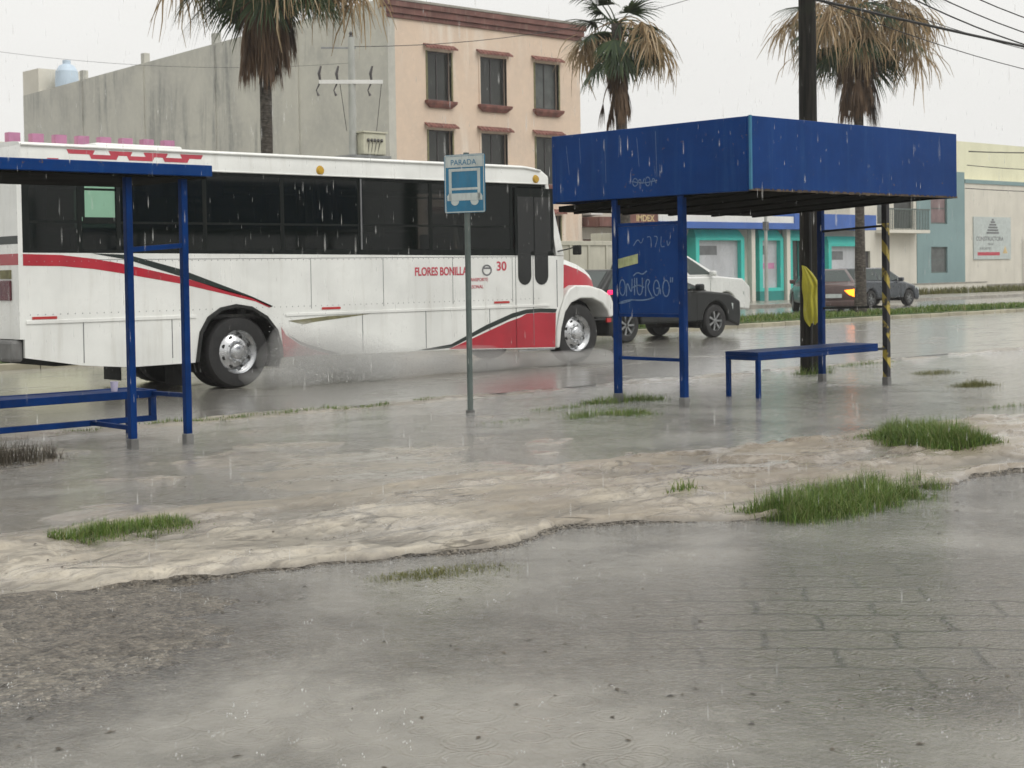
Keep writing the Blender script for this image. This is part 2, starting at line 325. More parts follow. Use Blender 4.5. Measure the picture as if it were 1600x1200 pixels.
# ------------------------------------------------------------------ wet ground
def wetmat(name, c1, c2, c3, rough, big=.6, small=9, bumpk=.5, bd=.015, joints=False, speck=.3, lo=.42, hi=.6, cracks=False, coat=.6):
    k = N(name); v = k.coord()
    a = k.noise(v, big, 7, .62, .5); b = k.noise(v, small, 6, .65); g = k.noise(v, 70, 3, .7)
    col = k.mix(k.rng(a, .36, .64), c1, c2)
    col = k.mix(k.rng(b, .42, .72), col, c3)
    col = k.mix(k.math('MULTIPLY', k.rng(g, .56, .74), speck), col, (c3[0]*1.8, c3[1]*1.8, c3[2]*1.75, 1))
    h = k.math('ADD', k.math('MULTIPLY', b, 1.0), k.math('MULTIPLY', g, .35))
    wet = k.rng(k.noise(k.coord((.8, 1.5, 1)), .9, 6, .6, .6), lo, hi)
    if cracks:
        vc = k.n('ShaderNodeTexVoronoi', feature='DISTANCE_TO_EDGE'); wv_ = k.mix(.35, k.coord((.8, 1.9, 1)), k.n('ShaderNodeTexNoise').outputs['Color']); k.l(wv_, vc.inputs['Vector']); vc.inputs['Scale'].default_value = 1.5
        cr_ = k.math('MULTIPLY', k.rng(vc.outputs['Distance'], .0, .028, 1, 0), k.rng(k.noise(v, 1.7, 4), .48, .62))
        st_ = k.noise(k.coord((.9, 4.5, 1), rot=(0, 0, R(22))), 1.7, 8, .72, .8)
        gp_ = k.n('ShaderNodeNewGeometry'); sz_ = k.n('ShaderNodeSeparateXYZ'); k.l(gp_.outputs['Position'], sz_.inputs[0]); soak_shade = k.rng(k.math('ADD', sz_.outputs[2], k.math('MULTIPLY', b, .03)), .015, .075, 1, 0)  # wet band above the waterline, also painting in the kerb edge's shadow line
        col = k.mix(k.math('MULTIPLY', k.rng(st_, .47, .62), .75), col, (.16, .138, .108, 1)); fg_ = k.noise(v, 17, 6, .75); col = k.mix(k.math('MULTIPLY', k.rng(fg_, .5, .66), .5), col, (.13, .115, .092, 1)); h = k.math('ADD', h, k.math('MULTIPLY', fg_, .5))
        mudx = k.math('MULTIPLY', k.rng(k.math('ADD', k.math('MULTIPLY', sz_.outputs[0], .125), k.math('MULTIPLY', k.noise(v, .8, 5), .8)), 1.15, 1.5), .72)
        col = k.mix(mudx, col, (.225, .185, .135, 1))
        col = k.mix(k.math('MULTIPLY', soak_shade, .75), col, (.085, .075, .06, 1)); col = k.mix(k.math('MULTIPLY', cr_, .7), col, (.06, .052, .04, 1)); h = k.math('SUBTRACT', k.math('ADD', h, k.math('MULTIPLY', st_, .8)), k.math('MULTIPLY', cr_, .7))
    if joints:
        gv = k.n('ShaderNodeTexVoronoi', feature='F1'); gv.inputs['Scale'].default_value = 42; k.l(k.mix(.02, v, k.n('ShaderNodeTexNoise').outputs['Color'], 'LINEAR_LIGHT'), gv.inputs['Vector'])
        sg = k.n('ShaderNodeSeparateColor'); k.l(gv.outputs['Color'], sg.inputs[0])
        col = k.mix(.55, col, k.mix(sg.outputs[0], (.25, .24, .23, 1), (1.9, 1.85, 1.75, 1)), 'MULTIPLY'); h = k.math('SUBTRACT', h, k.math('MULTIPLY', gv.outputs['Distance'], 1.6))
        gp2 = k.n('ShaderNodeNewGeometry'); sz2 = k.n('ShaderNodeSeparateXYZ'); k.l(gp2.outputs['Position'], sz2.inputs[0])
        wet = k.math('MAXIMUM', wet, k.rng(k.math('ADD', sz2.outputs[2], k.math('MULTIPLY', b, .02)), .006, .03, 1, 0))
        br = k.n('ShaderNodeTexBrick'); dn = k.n('ShaderNodeTexNoise'); dn.inputs['Scale'].default_value = 3.5; dn.inputs['Detail'].default_value = 4; k.l(v, dn.inputs['Vector']); mp = k.mix(.06, k.coord((1, 1, 1), rot=(0, 0, R(47))), dn.outputs['Color'], 'LINEAR_LIGHT'); k.l(mp, br.inputs['Vector'])
        br.inputs['Scale'].default_value = 1; br.inputs['Mortar Size'].default_value = .022; br.inputs['Mortar Smooth'].default_value = 1.0
        br.inputs['Brick Width'].default_value = .55; br.inputs['Row Height'].default_value = .3
        br.inputs['Color1'].default_value = (1, 1, 1, 1); br.inputs['Color2'].default_value = (.8, .8, .8, 1); br.inputs['Mortar'].default_value = (0, 0, 0, 1)
        at = k.n('ShaderNodeAttribute', attribute_name='slab')
        slab = k.math('MULTIPLY', k.math('MULTIPLY', at.outputs['Fac'], .95), k.rng(a, .28, .50))
        jc = k.mix(br.outputs['Fac'], (.46, .435, .375, 1), (.05, .046, .04, 1))
        col = k.mix(slab, col, k.mix(.35, jc, col, 'MULTIPLY'))
        h = k.math('SUBTRACT', h, k.math('MULTIPLY', k.math('MULTIPLY', br.outputs['Fac'], slab), 2.0))
    rr = k.mix(wet, (rough, rough, rough, 1), (.17, .17, .17, 1))
    nb = k.bump(h, bumpk, bd)
    return k.done(k.bsdf(col, rr, 0, nb, coat=k.math('MULTIPLY_ADD', wet, coat, .05), crough=.2))
M['asphalt'] = wetmat('wet_asphalt', (.165, .146, .12, 1), (.215, .195, .163, 1), (.085, .075, .062, 1), .55, joints=True, bumpk=1.0, bd=.03, speck=.6, lo=.6, hi=.85, coat=.25)
M['road'] = wetmat('wet_road', (.20, .19, .168, 1), (.26, .248, .222, 1), (.15, .142, .125, 1), .3, .25, 3, .9, .03, lo=.3, hi=.5, coat=.95)
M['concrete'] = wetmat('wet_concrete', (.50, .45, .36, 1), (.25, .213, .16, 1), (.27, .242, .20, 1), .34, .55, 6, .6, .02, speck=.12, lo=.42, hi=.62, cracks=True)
M['pavement'] = wetmat('wet_pavement', (.31, .275, .22, 1), (.23, .205, .168, 1), (.17, .155, .128, 1), .34, .5, 8, .6, .012)
M['soil'] = wetmat('far_ground', (.14, .13, .115, 1), (.18, .17, .15, 1), (.10, .095, .085, 1), .3, .1, 2, .2, .02)
M['kerb'] = wetmat('kerb_concrete', (.34, .32, .27, 1), (.26, .245, .21, 1), (.2, .185, .16, 1), .45, .8, 9, .4, .01)
def turfmat():
    k = N('median_turf'); v = k.coord(); a = k.noise(v, .8, 6, .7); b = k.noise(v, 14, 4)
    c = k.mix(k.rng(a, .35, .65), (.055, .10, .022, 1), (.10, .13, .045, 1)); return k.done(k.bsdf(k.mix(k.rng(b, .4, .7), c, (.035, .06, .015, 1)), .8, 0, k.bump(b, .8, .05)))
M['turf'] = turfmat()

def watermat():
    k = N('rain_flood_water'); v = k.coord()
    tc = k.n('ShaderNodeTexCoord')
    # drop rings: random cells, one concentric ripple in each
    hs = []
    for sc, off, amp in ((3.3, 0, .9), (5.6, 7.7, .7), (2.1, 3.1, .6)):
        mp = k.n('ShaderNodeMapping'); mp.inputs['Location'].default_value = (off, off*.7, 0); k.l(tc.outputs['Object'], mp.inputs['Vector'])
        vo = k.n('ShaderNodeTexVoronoi', feature='F1'); vo.voronoi_dimensions = '2D'; vo.inputs['Scale'].default_value = sc; k.l(mp.outputs[0], vo.inputs['Vector'])
        d = k.math('DIVIDE', vo.outputs['Distance'], sc)
        sep = k.n('ShaderNodeSeparateColor'); k.l(vo.outputs['Color'], sep.inputs[0])
        rad = k.math('MULTIPLY', sep.outputs[0], .11)
        e = k.math('ABSOLUTE', k.math('SUBTRACT', d, rad))
        env = k.rng(e, 0, .035, 1, 0)
        gate = k.math('GREATER_THAN', sep.outputs[1], .45)
        env = k.math('MULTIPLY', env, gate)
        hs.append(k.math('MULTIPLY', k.math('MULTIPLY', k.math('SINE', k.math('MULTIPLY', d, 260)), env), amp*.5))
    rip = k.math('ADD', k.math('ADD', hs[0], hs[1]), hs[2])
    w1 = k.noise(k.coord((1.6, 1.0, 1), rot=(0, 0, R(-45))), 5, 5, .6, .6); w2 = k.noise(v, 26, 4, .6)
    h = k.math('ADD', k.math('MULTIPLY', rip, .60), k.math('ADD', k.math('MULTIPLY', w1, 1.1), k.math('ADD', k.math('MULTIPLY', w2, .8), k.math('MULTIPLY', k.noise(v, 75, 3, .7), .45))))
    nb = k.bump(h, 1.0, .021)
    mud = k.mix(k.rng(k.noise(v, .45, 6, .6, .5), .35, .65), (.222, .213, .186, 1), (.262, .252, .222, 1))
    at = k.n('ShaderNodeAttribute', attribute_name='depth')
    op = k.rng(at.outputs['Fac'], .0, .045, .04, .92)
    dif = k.n('ShaderNodeBsdfDiffuse'); k.l(mud, dif.inputs[0])
    tr = k.n('ShaderNodeBsdfTransparent'); tr.inputs[0].default_value = (.92, .91, .88, 1)
    m1 = k.n('ShaderNodeMixShader'); k.l(op, m1.inputs[0]); k.l(tr.outputs[0], m1.inputs[1]); k.l(dif.outputs[0], m1.inputs[2])
    gl = k.n('ShaderNodeBsdfGlossy'); gl.inputs['Roughness'].default_value = .06; k.l(nb, gl.inputs['Normal']); gl.inputs[0].default_value = (1, 1, 1, 1)
    fr = k.n('ShaderNodeFresnel'); fr.inputs[0].default_value = 1.40; k.l(k.bump(h, .35, .012), fr.inputs['Normal'])
    m2 = k.n('ShaderNodeMixShader'); k.l(fr.outputs[0], m2.inputs[0]); k.l(m1.outputs[0], m2.inputs[1]); k.l(gl.outputs[0], m2.inputs[2])
    return k.done(m2.outputs[0])
M['water'] = watermat()

X0, X1, Y0, Y1, D = -6.0, 36.0, -4.0, 14.46, .048
def edges(x):
    yn = np.interp(x, [-6, 0, 3.1, 4.7, 5.8, 6.5, 7.4, 9.7, 12, 36], [7.9, 7.4, 7.0, 6.75, 6.35, 6.45, 5.9, 5.85, 5.75, 5.6])
    yf = np.interp(x, [-6, 4, 7, 8.6, 11, 14.4, 36], [8.9, 8.78, 8.72, 8.55, 8.27, 7.94, 7.6])
    yn = yn+.5*(fbm(x*.9, x*0+3.3)-.5)+.22*(fbm(x*5, x*0+8.1)-.5); yf = yf+.35*(fbm(x*.8, x*0+5.3)-.5)+.1*(fbm(x*5, x*0+2.2)-.5)
    return yn, yf
def height(x, y):
    yn, yf = edges(x)
    n1 = fbm(x*.55, y*.8); n2 = fbm(x*2.2+5, y*2.6); n3 = fbm(x*9, y*11, 3)
    lane = -.020+.060*(fbm(x*.45+2, y*.5)-.5)+.03*(n2-.5)+.012*(n3-.5)
    lane = lane+.045*ss((4.6-x)/1.5)*ss((y-4.9)/1.4)*(.6+.8*n2)+.012*(n3-.5)*ss((4.6-x)/1.5)
    sl_ = ss(1.7-np.hypot((x-5.9)/1.3, (y-3.75)/1.15)); lane = lane*(1-sl_)+(-.0055+.013*(n2-.5))*sl_
    t = np.floor((n2*.55+fbm(x*1.1, y*3.1)*.45)*7)/7
    n4 = fbm(x*26, y*26, 2)
    strip = .046+.085*(n1-.5)+.12*(t-.45)+.035*(n2-.5)+.011*(n3-.5)+.006*(n4-.5)+.03*np.exp(-((y-(yn+yf)/2)/.6)**2)
    strip = strip-.075*np.exp(-((x-10.6)/.9)**2-((y-7.2)/.45)**2)
    bay = -.020+.075*(n1-.5)+.045*(n2-.5)+.014*(n3-.5)
    bay = bay+.022*ss((9.8-x)/3)-.012*ss((x-12)/3)
    bay = bay+.05*ss((y-14.05)/.12)*(.5+.6*n2)
    bl = .03+.20*fbm(x*2.2, y*2.2)
    a = ss((y-yn)/(bl*.7)+.5); b = ss((yf-y)/(bl*1.8)+.5)
    return np.where(y < (yn+yf)/2, lane*(1-a)+strip*a, bay*(1-b)+strip*b)
# the relief grid follows the two ragged edges of the concrete strip
nx = int((X1-X0)/D)+1; xr = np.linspace(X0, X1, nx); e0, e1 = edges(xr)
n1_, n2_, n3_ = 150, 76, 130
r1 = 1-(1-np.linspace(0, 1, n1_))**1.25; r2 = np.linspace(0, 1, n2_); r3 = np.linspace(0, 1, n3_)
gy = np.concatenate([Y0+(e0-Y0)[None, :]*r1[:, None], (e0+(e1-e0)*r2[1:, None]), (e1+(Y1-e1)*r3[1:, None])]); ny = gy.shape[0]
gx = np.repeat(xr[None, :], ny, 0); gz = height(gx, gy)
D2 = .07; WX, WY = np.meshgrid(np.arange(X0, X1, D2), np.arange(Y0, Y1+.001, D2)); wz0 = height(WX, WY)
def hz(x, y):
    i = min(max(int((x-X0)/D2), 0), WX.shape[1]-1); j = min(max(int((y-Y0)/D2), 0), WX.shape[0]-1); return float(wz0[j, i])
_K = fbm(*np.meshgrid(np.linspace(0, 60, 600), np.linspace(0, 60, 600), indexing='ij'), 2)
def patchy(x, y): return float(_K[int(x*10) % 600, int(y*10) % 600])
slab = ss(1.5-np.hypot((gx-5.9)/1.35, (gy-3.75)/1.2)*1.05)
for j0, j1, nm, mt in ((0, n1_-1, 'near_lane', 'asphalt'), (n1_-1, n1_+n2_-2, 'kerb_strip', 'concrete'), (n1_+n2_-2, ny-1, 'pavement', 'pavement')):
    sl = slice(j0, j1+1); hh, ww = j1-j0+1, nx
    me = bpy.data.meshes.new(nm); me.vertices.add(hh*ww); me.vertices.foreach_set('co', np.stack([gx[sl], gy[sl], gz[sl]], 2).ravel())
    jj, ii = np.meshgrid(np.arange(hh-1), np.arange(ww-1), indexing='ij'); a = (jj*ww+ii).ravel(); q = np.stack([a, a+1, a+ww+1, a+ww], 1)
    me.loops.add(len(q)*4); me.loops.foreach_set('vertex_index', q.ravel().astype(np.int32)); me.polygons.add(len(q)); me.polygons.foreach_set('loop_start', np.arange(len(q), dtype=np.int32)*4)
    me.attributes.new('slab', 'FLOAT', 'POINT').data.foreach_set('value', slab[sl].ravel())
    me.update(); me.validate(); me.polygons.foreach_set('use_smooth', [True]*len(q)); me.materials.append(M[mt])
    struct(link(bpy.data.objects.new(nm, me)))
# flood water: a level sheet, its depth over the relief carried as an attribute
wz = np.maximum(0, -wz0); h2, w2 = WX.shape; WY[-1] = Y1
me = bpy.data.meshes.new('water'); me.vertices.add(h2*w2); me.vertices.foreach_set('co', np.stack([WX, WY, WX*0], 2).ravel())
jj, ii = np.meshgrid(np.arange(h2-1), np.arange(w2-1), indexing='ij'); a = (jj*w2+ii).ravel(); q = np.stack([a, a+1, a+w2+1, a+w2], 1)
me.loops.add(len(q)*4); me.loops.foreach_set('vertex_index', q.ravel().astype(np.int32)); me.polygons.add(len(q)); me.polygons.foreach_set('loop_start', np.arange(len(q), dtype=np.int32)*4)
me.attributes.new('depth', 'FLOAT', 'POINT').data.foreach_set('value', wz.ravel())
me.update(); me.validate(); me.materials.append(M['water']); struct(link(bpy.data.objects.new('water', me)))

def sheet(name, x0, x1, y0, y1, z, mat):
    return struct(MB().add([(x0, y0, z), (x1, y0, z), (x1, y1, z), (x0, y1, z)], [(0, 1, 2, 3)]).build(name, mat))
sheet('ground', -420, 420, -420, 420, -.12, M['soil'])
sheet('road', -200, 300, 14.46, 25.05, .004, M['road'])
sheet('far_road', -200, 300, 27.6, 36.6, .004, M['road'])
struct(MB().box(-200, 300, 36.6, 60, -.1, .14).build('far_pavement', M['kerb'], bevel=.02))
struct(MB().box(-200, 300, 25.25, 27.4, -.1, .13).build('median', M['turf']))
for y in (25.05, 27.4):
    m = MB()
    for i in range(-200, 300, 1):
        if -10 < i < 90: m.box(i, i+.985, y, y+.2, -.1, .10+random.uniform(-.008, .008))
    struct(m.build('median_kerb', M['yellowpaint'], bevel=.015))

# ------------------------------------------------------------------ grass
def blades(n, place, hmin, hmax, w=.006, lean=.6, seed=0):
    rd = random.Random(seed); m = MB()
    for _ in range(n):
        x, y, z, k = place(rd); h = rd.uniform(hmin, hmax)*k; a = rd.uniform(0, 6.283); ln = rd.uniform(.05, lean)*h
        dx, dy = math.cos(a), math.sin(a); sx, sy = -dy, dx; pts = []
        for t in (0, .4, .75, 1):
            ww = w*(1-t*.9)*.5*rd.uniform(.8, 1.3); ox = dx*ln*t*t; oy = dy*ln*t*t; zz = z+h*(t-.25*t*t*(ln/h))
            pts += [(x+ox-sx*ww, y+oy-sy*ww, zz), (x+ox+sx*ww, y+oy+sy*ww, zz)]
        m.add(pts, [(0, 1, 3, 2), (2, 3, 5, 4), (4, 5, 7, 6)])
    return m
def tuft(label, path, wid, h, n, seed, mat='grass', w=.007, cat='grass tuft', group=None):
    """a patch of grass strewn along a path on the ground"""
    def place(rd):
        i = rd.randrange(len(path)-1); t = rd.random(); a, b = path[i], path[i+1]
        edge = abs(rd.gauss(0, .55)); s = rd.choice((-1, 1)); dx, dy = b[0]-a[0], b[1]-a[1]; L = math.hypot(dx, dy) or 1
        x = a[0]+dx*t-dy/L*s*edge*wid+rd.gauss(0, .04); y = a[1]+dy*t+dx/L*s*edge*wid+rd.gauss(0, .04)
        u = (i+t)/(len(path)-1)
        if patchy(x*2.3+3, y*2.3) < .27+.1*edge: return x, y, -.5, .05
        k = (.55+.45*math.sin(math.pi*min(max(u, .02), .98)))*math.exp(-edge*edge*.8)*(0.6+.8*patchy(x*4, y*4))
        return x, y, max(hz(x, y), -.02) if y < 14.4 else 0, k
    c = path[len(path)//2]; o = blades(n, place, h*.3, h*1.5, w, 1.25, seed).build('grass_tuft', M[mat])
    o.data.transform(Matrix.Translation((-c[0], -c[1], 0))); o.location = (c[0], c[1], 0)
    return tag(o, label, cat, group or 'grass growing from the broken kerb', 'thing')
tuft('short green grass tuft on pale concrete at the left of the broken kerb', [(4.0, 8.35), (4.4, 8.3), (4.9, 8.35)], .20, .075, 3200, 1, w=.005)
tuft('flattened olive grass drowned along the waterline of the kerb', [(4.65, 6.16), (5.1, 6.05), (5.55, 5.95)], .20, .036, 5200, 2, 'grassdull', w=.008)
tuft('long lush green grass tuft at the near kerb edge beside the puddle', [(7.5, 5.76), (8.0, 5.85), (8.6, 5.8), (9.35, 5.85)], .27, .165, 9500, 3, w=.005)
tuft('tall leaning green grass clump behind the long one, beside a dark puddle', [(11.72, 7.75), (11.5, 7.4), (11.3, 6.95), (11.17, 6.6)], .28, .19, 8000, 4, w=.006)
tuft('low green grass patch in the water before the graffiti panel', [(11.3, 11.5), (11.9, 11.3), (12.3, 11.2)], .25, .10, 1500, 5, group='grass around the shelters')
tuft('green grass patch around the foot of the panel post', [(12.6, 12.45), (13.2, 12.4), (13.7, 12.25)], .25, .12, 1500, 6, group='grass around the shelters')
tuft('thin green grass streak left of the graffiti panel grass', [(11.7, 12.4), (12.1, 12.3), (12.5, 12.3)], .1, .06, 500, 16, group='grass around the shelters')
tuft('round olive grass mound in the flood right of the striped post', [(17.2, 10.35), (17.5, 10.4), (17.9, 10.35)], .25, .09, 1400, 7, 'grassdull', group='grass around the shelters')
tuft('flat olive grass mound farther back behind the striped post', [(18.8, 12.0), (19.2, 12.0), (19.7, 12.1)], .3, .08, 1000, 8, 'grassdull', group='grass around the shelters')
tuft('dark weeds around the foot of the wooden utility pole', [(17.9, 13.4), (18.3, 13.35), (18.75, 13.4)], .2, .16, 700, 9, group='grass around the shelters')
tuft('thin green grass line along the road edge behind the right bench', [(18.9, 13.9), (20.2, 14.0), (21.3, 14.0)], .1, .07, 700, 10, group='grass lines on the road edge')
tuft('thin green grass line along the road edge behind the left bench', [(7.0, 14.2), (8.6, 14.3), (10.3, 14.2), (12.0, 14.3)], .09, .05, 1500, 11, group='grass lines on the road edge')
tuft('low green grass strip beside the foot of the sign post', [(10.3, 11.75), (10.7, 11.7), (11.1, 11.75)], .08, .04, 500, 12, group='grass around the shelters')
tuft('tiny green sprig on the brown concrete left of the long grass', [(7.62, 6.75), (7.72, 6.72), (7.8, 6.75)], .05, .07, 160, 13)
tuft('sparse dark grass at the kerb edge by the right border', [(10.9, 5.95), (11.2, 5.9), (11.6, 5.95)], .08, .08, 300, 14)
tuft('thin dark weed line across the flooded concrete near the right border', [(14.6, 8.7), (15.6, 8.5), (16.6, 8.4)], .06, .06, 500, 15)
tuft('brown dead weeds with wet litter under the left bench', [(5.3, 12.5), (5.7, 12.45), (6.1, 12.5)], .25, .17, 900, 17, 'weedbrown', cat='weeds', group='grass around the shelters')
def place_median(rd):
    x = rd.uniform(4, 62); y = rd.uniform(25.3, 27.3); return x, y, .125, .5+1.0*patchy(x*.9, y*1.5)
tag(blades(23000, place_median, .06, .17, .04, .8, 31).build('median_grass', M['grass']), 'green grass covering the raised median', 'grass', kind='stuff')
def place_far(rd):
    x = rd.uniform(63, 95); y = rd.gauss(40.6, .25); return x, y, .14, 1
tag(blades(5000, place_far, .15, .4, .05, .7, 32).build('verge_grass', M['grassdull']), 'dull weeds along the foot of the white wall', 'grass', kind='stuff')

rd = random.Random(77); m = MB()
for _ in range(520):
    d_ = 4.4+9*rd.random()**1.2; a_ = rd.uniform(-.42, .42); x = .678*d_+.735*d_*a_; y = .735*d_-.678*d_*a_
    if y > 11 or (patchy(x*1.7, y*1.7+9) < .46 and rd.random() < .8): continue
    z = max(.002, hz(x, y)+.004); L = rd.uniform(.006, .024); w_ = L*rd.uniform(.25, .6); t_ = rd.uniform(0, 6.28); c, q = math.cos(t_), math.sin(t_); P = lambda u, v_, hh: (x+u*c-v_*q, y+u*q+v_*c, z+hh)
    m.add([P(-L, 0, 0), P(0, -w_, .003), P(L, 0, .001), P(0, w_, .004), P(0, 0, .006)], [(0, 1, 4), (1, 2, 4), (2, 3, 4), (3, 0, 4)])
tag(m.build('debris', leafmat('wet_litter', [(.02, .016, .011, 1), (.05, .036, .02, 1), (.10, .07, .035, 1)], .4, .0)), 'bits of leaf and grit scattered over the wet ground', 'debris', kind='stuff')

# ------------------------------------------------------------------ wheels and cars
def wheel(parent, x, y, r, w, inner=False, rimmat='chrome', style='truck', far=False):
    """axis along y; outer face towards -y (or +y when far)"""
    s = -1 if not far else 1
    t = MB().lathe([(r*.60, s*w*.46), (r*.78, s*w*.5), (r*.93, s*w*.47), (r*.985, s*w*.36), (r, s*w*.2), (r, -s*w*.3), (r*.95, -s*w*.48), (r*.6, -s*w*.5)], n=40)
    for k in range(40):
        a = 2*math.pi*k/40
        t.add([(r*1.004*math.cos(a+q), s*w*yy, r*1.004*math.sin(a+q)) for q, yy in ((0, .3), (.06, .3), (.06, -.25), (0, -.25))], [(0, 1, 2, 3)])
    e = link(bpy.data.objects.new('wheel', None)); e.parent = parent; e.location = (x, y, r)
    t.build('tyre', M['tyre'], e, True)
    m = MB()
    if style == 'truck':
        m.lathe([(r*.62, s*w*.47), (r*.60, s*w*.36), (r*.56, s*w*.30), (r*.50, s*w*.16), (r*.44, s*w*.20), (r*.34, s*w*.33), (r*.25, s*w*.36), (r*.22, s*w*.50), (r*.17, s*w*.56), (0, s*w*.57)], n=40)
        for k in range(10):
            a = 2*math.pi*k/10; m.lathe([(r*.03, s*w*.35), (r*.03, s*w*.42), (0, s*w*.43)], (r*.295*math.cos(a), 0, r*.295*math.sin(a)), n=6)
        m.build('rim', M[rimmat], e, True)
        for k in range(8):
            a = 2*math.pi*(k+.5)/8; MB().lathe([(r*.055, s*w*.26), (0, s*w*.262)], (r*.42*math.cos(a), 0, r*.42*math.sin(a)), n=10).build('hand_hole', M['black'], e)
    else:
        m.lathe([(r*.64, s*w*.47), (r*.60, s*w*.36), (r*.58, s*w*.1)], n=32); m.lathe([(r*.14, s*w*.40), (r*.1, s*w*.43), (0, s*w*.43)], n=16)
        for k in range(7):
            a = 2*math.pi*k/7; c, q = math.cos(a), math.sin(a)
            m.hexa([(c*r*.1-q*r*.05, s*w*.3, q*r*.1+c*r*.05), (c*r*.62-q*r*.07, s*w*.3, q*r*.62+c*r*.07), (c*r*.62+q*r*.07, s*w*.3, q*r*.62-c*r*.07), (c*r*.1+q*r*.05, s*w*.3, q*r*.1-c*r*.05)],
                   [(c*r*.1-q*r*.05, s*w*.40, q*r*.1+c*r*.05), (c*r*.62-q*r*.07, s*w*.42, q*r*.62+c*r*.07), (c*r*.62+q*r*.07, s*w*.42, q*r*.62-c*r*.07), (c*r*.1+q*r*.05, s*w*.40, q*r*.1-c*r*.05)])
        m.build('rim', M[rimmat], e, True)
        MB().lathe([(r*.6, s*w*.12), (0, s*w*.12)], n=24).build('brake_disc', M['chassis'], e)
    return e
def arc(cx, cz, r, a0, a1, n):
    return [(cx+r*math.cos(R(a0+(a1-a0)*i/n)), cz+r*math.sin(R(a0+(a1-a0)*i/n))) for i in range(n+1)]

def car(name, label, X, Y, body, L, W, low, wheels, wr, deck, roof, mats, taillit=None, group=None, z=0, rz=0):
    """heading +x, near flank at y=0. low: list of (x,z) lower outline; deck: upper outline of lower body from rear to front; roof: cabin (x,z) rear-base, rear-top, front-top, front-base"""
    root = thing(name, label, body, (X, Y, z), rz, group)
    a = wr*1.16; big = 1.5 if taillit else 1
    poly = [(.06, low)]
    for wx in wheels: poly += arc(wx, wr, a, 180, 0, 12) if low < wr else []
    poly += [(L-.05, low), (L, low+.25)]+deck[::-1]+[(0, low+.3)]
    MB().prism(poly, 0, W).build('body', M[mats['paint']], root, True, .07, 3)
    for wx in wheels: MB().box(wx-a*.98, wx+a*.98, .12, W-.12, low, wr+a*.9).build('wheel_arch_liner', M['black'], root)
    (rb, zb), (rt, zt), (ft, zt2), (fb, zfb) = roof
    ins, tin = .05, .24
    bot = [(rb, ins, zb), (fb, ins, zfb), (fb, W-ins, zfb), (rb, W-ins, zb)]; top = [(rt, tin, zt), (ft, tin, zt2), (ft, W-tin, zt2), (rt, W-tin, zt)]
    MB().hexa(bot, top).build('roof', M[mats['paint']], root, True, .06, 3)
    B = [Vector(p) for p in bot]; T = [Vector(p) for p in top]
    def pane(nm, p00, p10, p11, p01, u0, u1, v0, v1, off):
        f = lambda u, v: (p00*(1-u)+p10*u)*(1-v)+(p01*(1-u)+p11*u)*v
        nrm = (p10-p00).cross(p01-p00).normalized()*off
        q = [f(u0, v0)+nrm, f(u1, v0)+nrm, f(u1, v1)+nrm, f(u0, v1)+nrm]; q2 = [p-nrm*.8 for p in q]
        MB().hexa(q2, q).build(nm, M['carglass'], root)
    for side in (0, 1):
        p = (B[0], B[1], T[1], T[0]) if side == 0 else (B[2], B[3], T[3], T[2])
        spl = [(.06, .34), (.37, .63), (.66, .93)] if side == 0 else [(.07, .34), (.37, .63), (.66, .94)]
        for u0, u1 in spl: pane('window', *p, u0, u1, .1, .9, .008)
    pane('windscreen', B[1], B[2], T[2], T[1], .06, .94, .06, .94, .008); pane('rear_window', B[3], B[0], T[0], T[3], .08, .92, .12, .9, .008)
    for wx in wheels:
        wheel(root, wx, .11, wr, .22, rimmat='steel', style='car'); wheel(root, wx, W-.11, wr, .22, rimmat='steel', style='car', far=True)
    dz = deck[0][1]
    for s in (0, 1):
        y0 = .0 if s == 0 else W-.30
        MB().prism([(y0-.012, dz-.28*big), (y0+.26*big, dz-.24), (y0+.36*big, dz-.10), (y0-.01, dz-.03)] if s == 0 else [(W-.02, dz-.28), (W-.26, dz-.24), (W-.30, dz-.10), (W-.03, dz-.06)], -.03, .05+.22*(big-1)*2, 'yz').build('tail_light', M[taillit if (taillit and s == 0) else 'redlens'], root, bevel=.01)
        MB().hexa([(L-.30, y0 if s == 0 else W-.2, low+.38), (L+.012, y0+.05, low+.38), (L+.012, y0+.26, low+.38), (L-.3, y0+.2 if s == 0 else W+.01, low+.38)],
                  [(L-.36, (y0-.012) if s == 0 else W-.2, low+.54), (L+.006, y0+.05, low+.5), (L+.006, y0+.26, low+.5), (L-.36, y0+.2 if s == 0 else W+.012, low+.54)]).build('headlight', M['signwhite'], root)
        yy = -.16 if s == 0 else W-.02
        MB().box(fb-.55, fb-.40, yy, yy+.18, zfb+.02, zfb+.16).build('mirror', M[mats['paint']], root, bevel=.04)
    for hx in (rb+(fb-rb)*.38, rb+(fb-rb)*.68): MB().box(hx, hx+.17, -.02, .02, dz-.17, dz-.14).build('door_handle', M[mats['paint']], root, bevel=.008)
    for hx in (rb+(fb-rb)*.22, rb+(fb-rb)*.50, rb+(fb-rb)*.86): MB().box(hx, hx+.012, -.003, .02, low+.12, dz-.05).build('door_gap', M['black'], root)
    MB().box(-.05, .1, .08, W-.08, low+.02, low+.22).build('rear_bumper', M[mats.get('bumper', 'chassis')], root, bevel=.04)
    MB().box(L-.1, L+.05, .08, W-.08, low+.02, low+.24).build('front_bumper', M[mats.get('bumper', 'chassis')], root, bevel=.04)
    MB().box(-.075, -.05, W/2-.26, W/2+.26, low+.30, low+.43).build('number_plate', M['signwhite'], root)
    return root
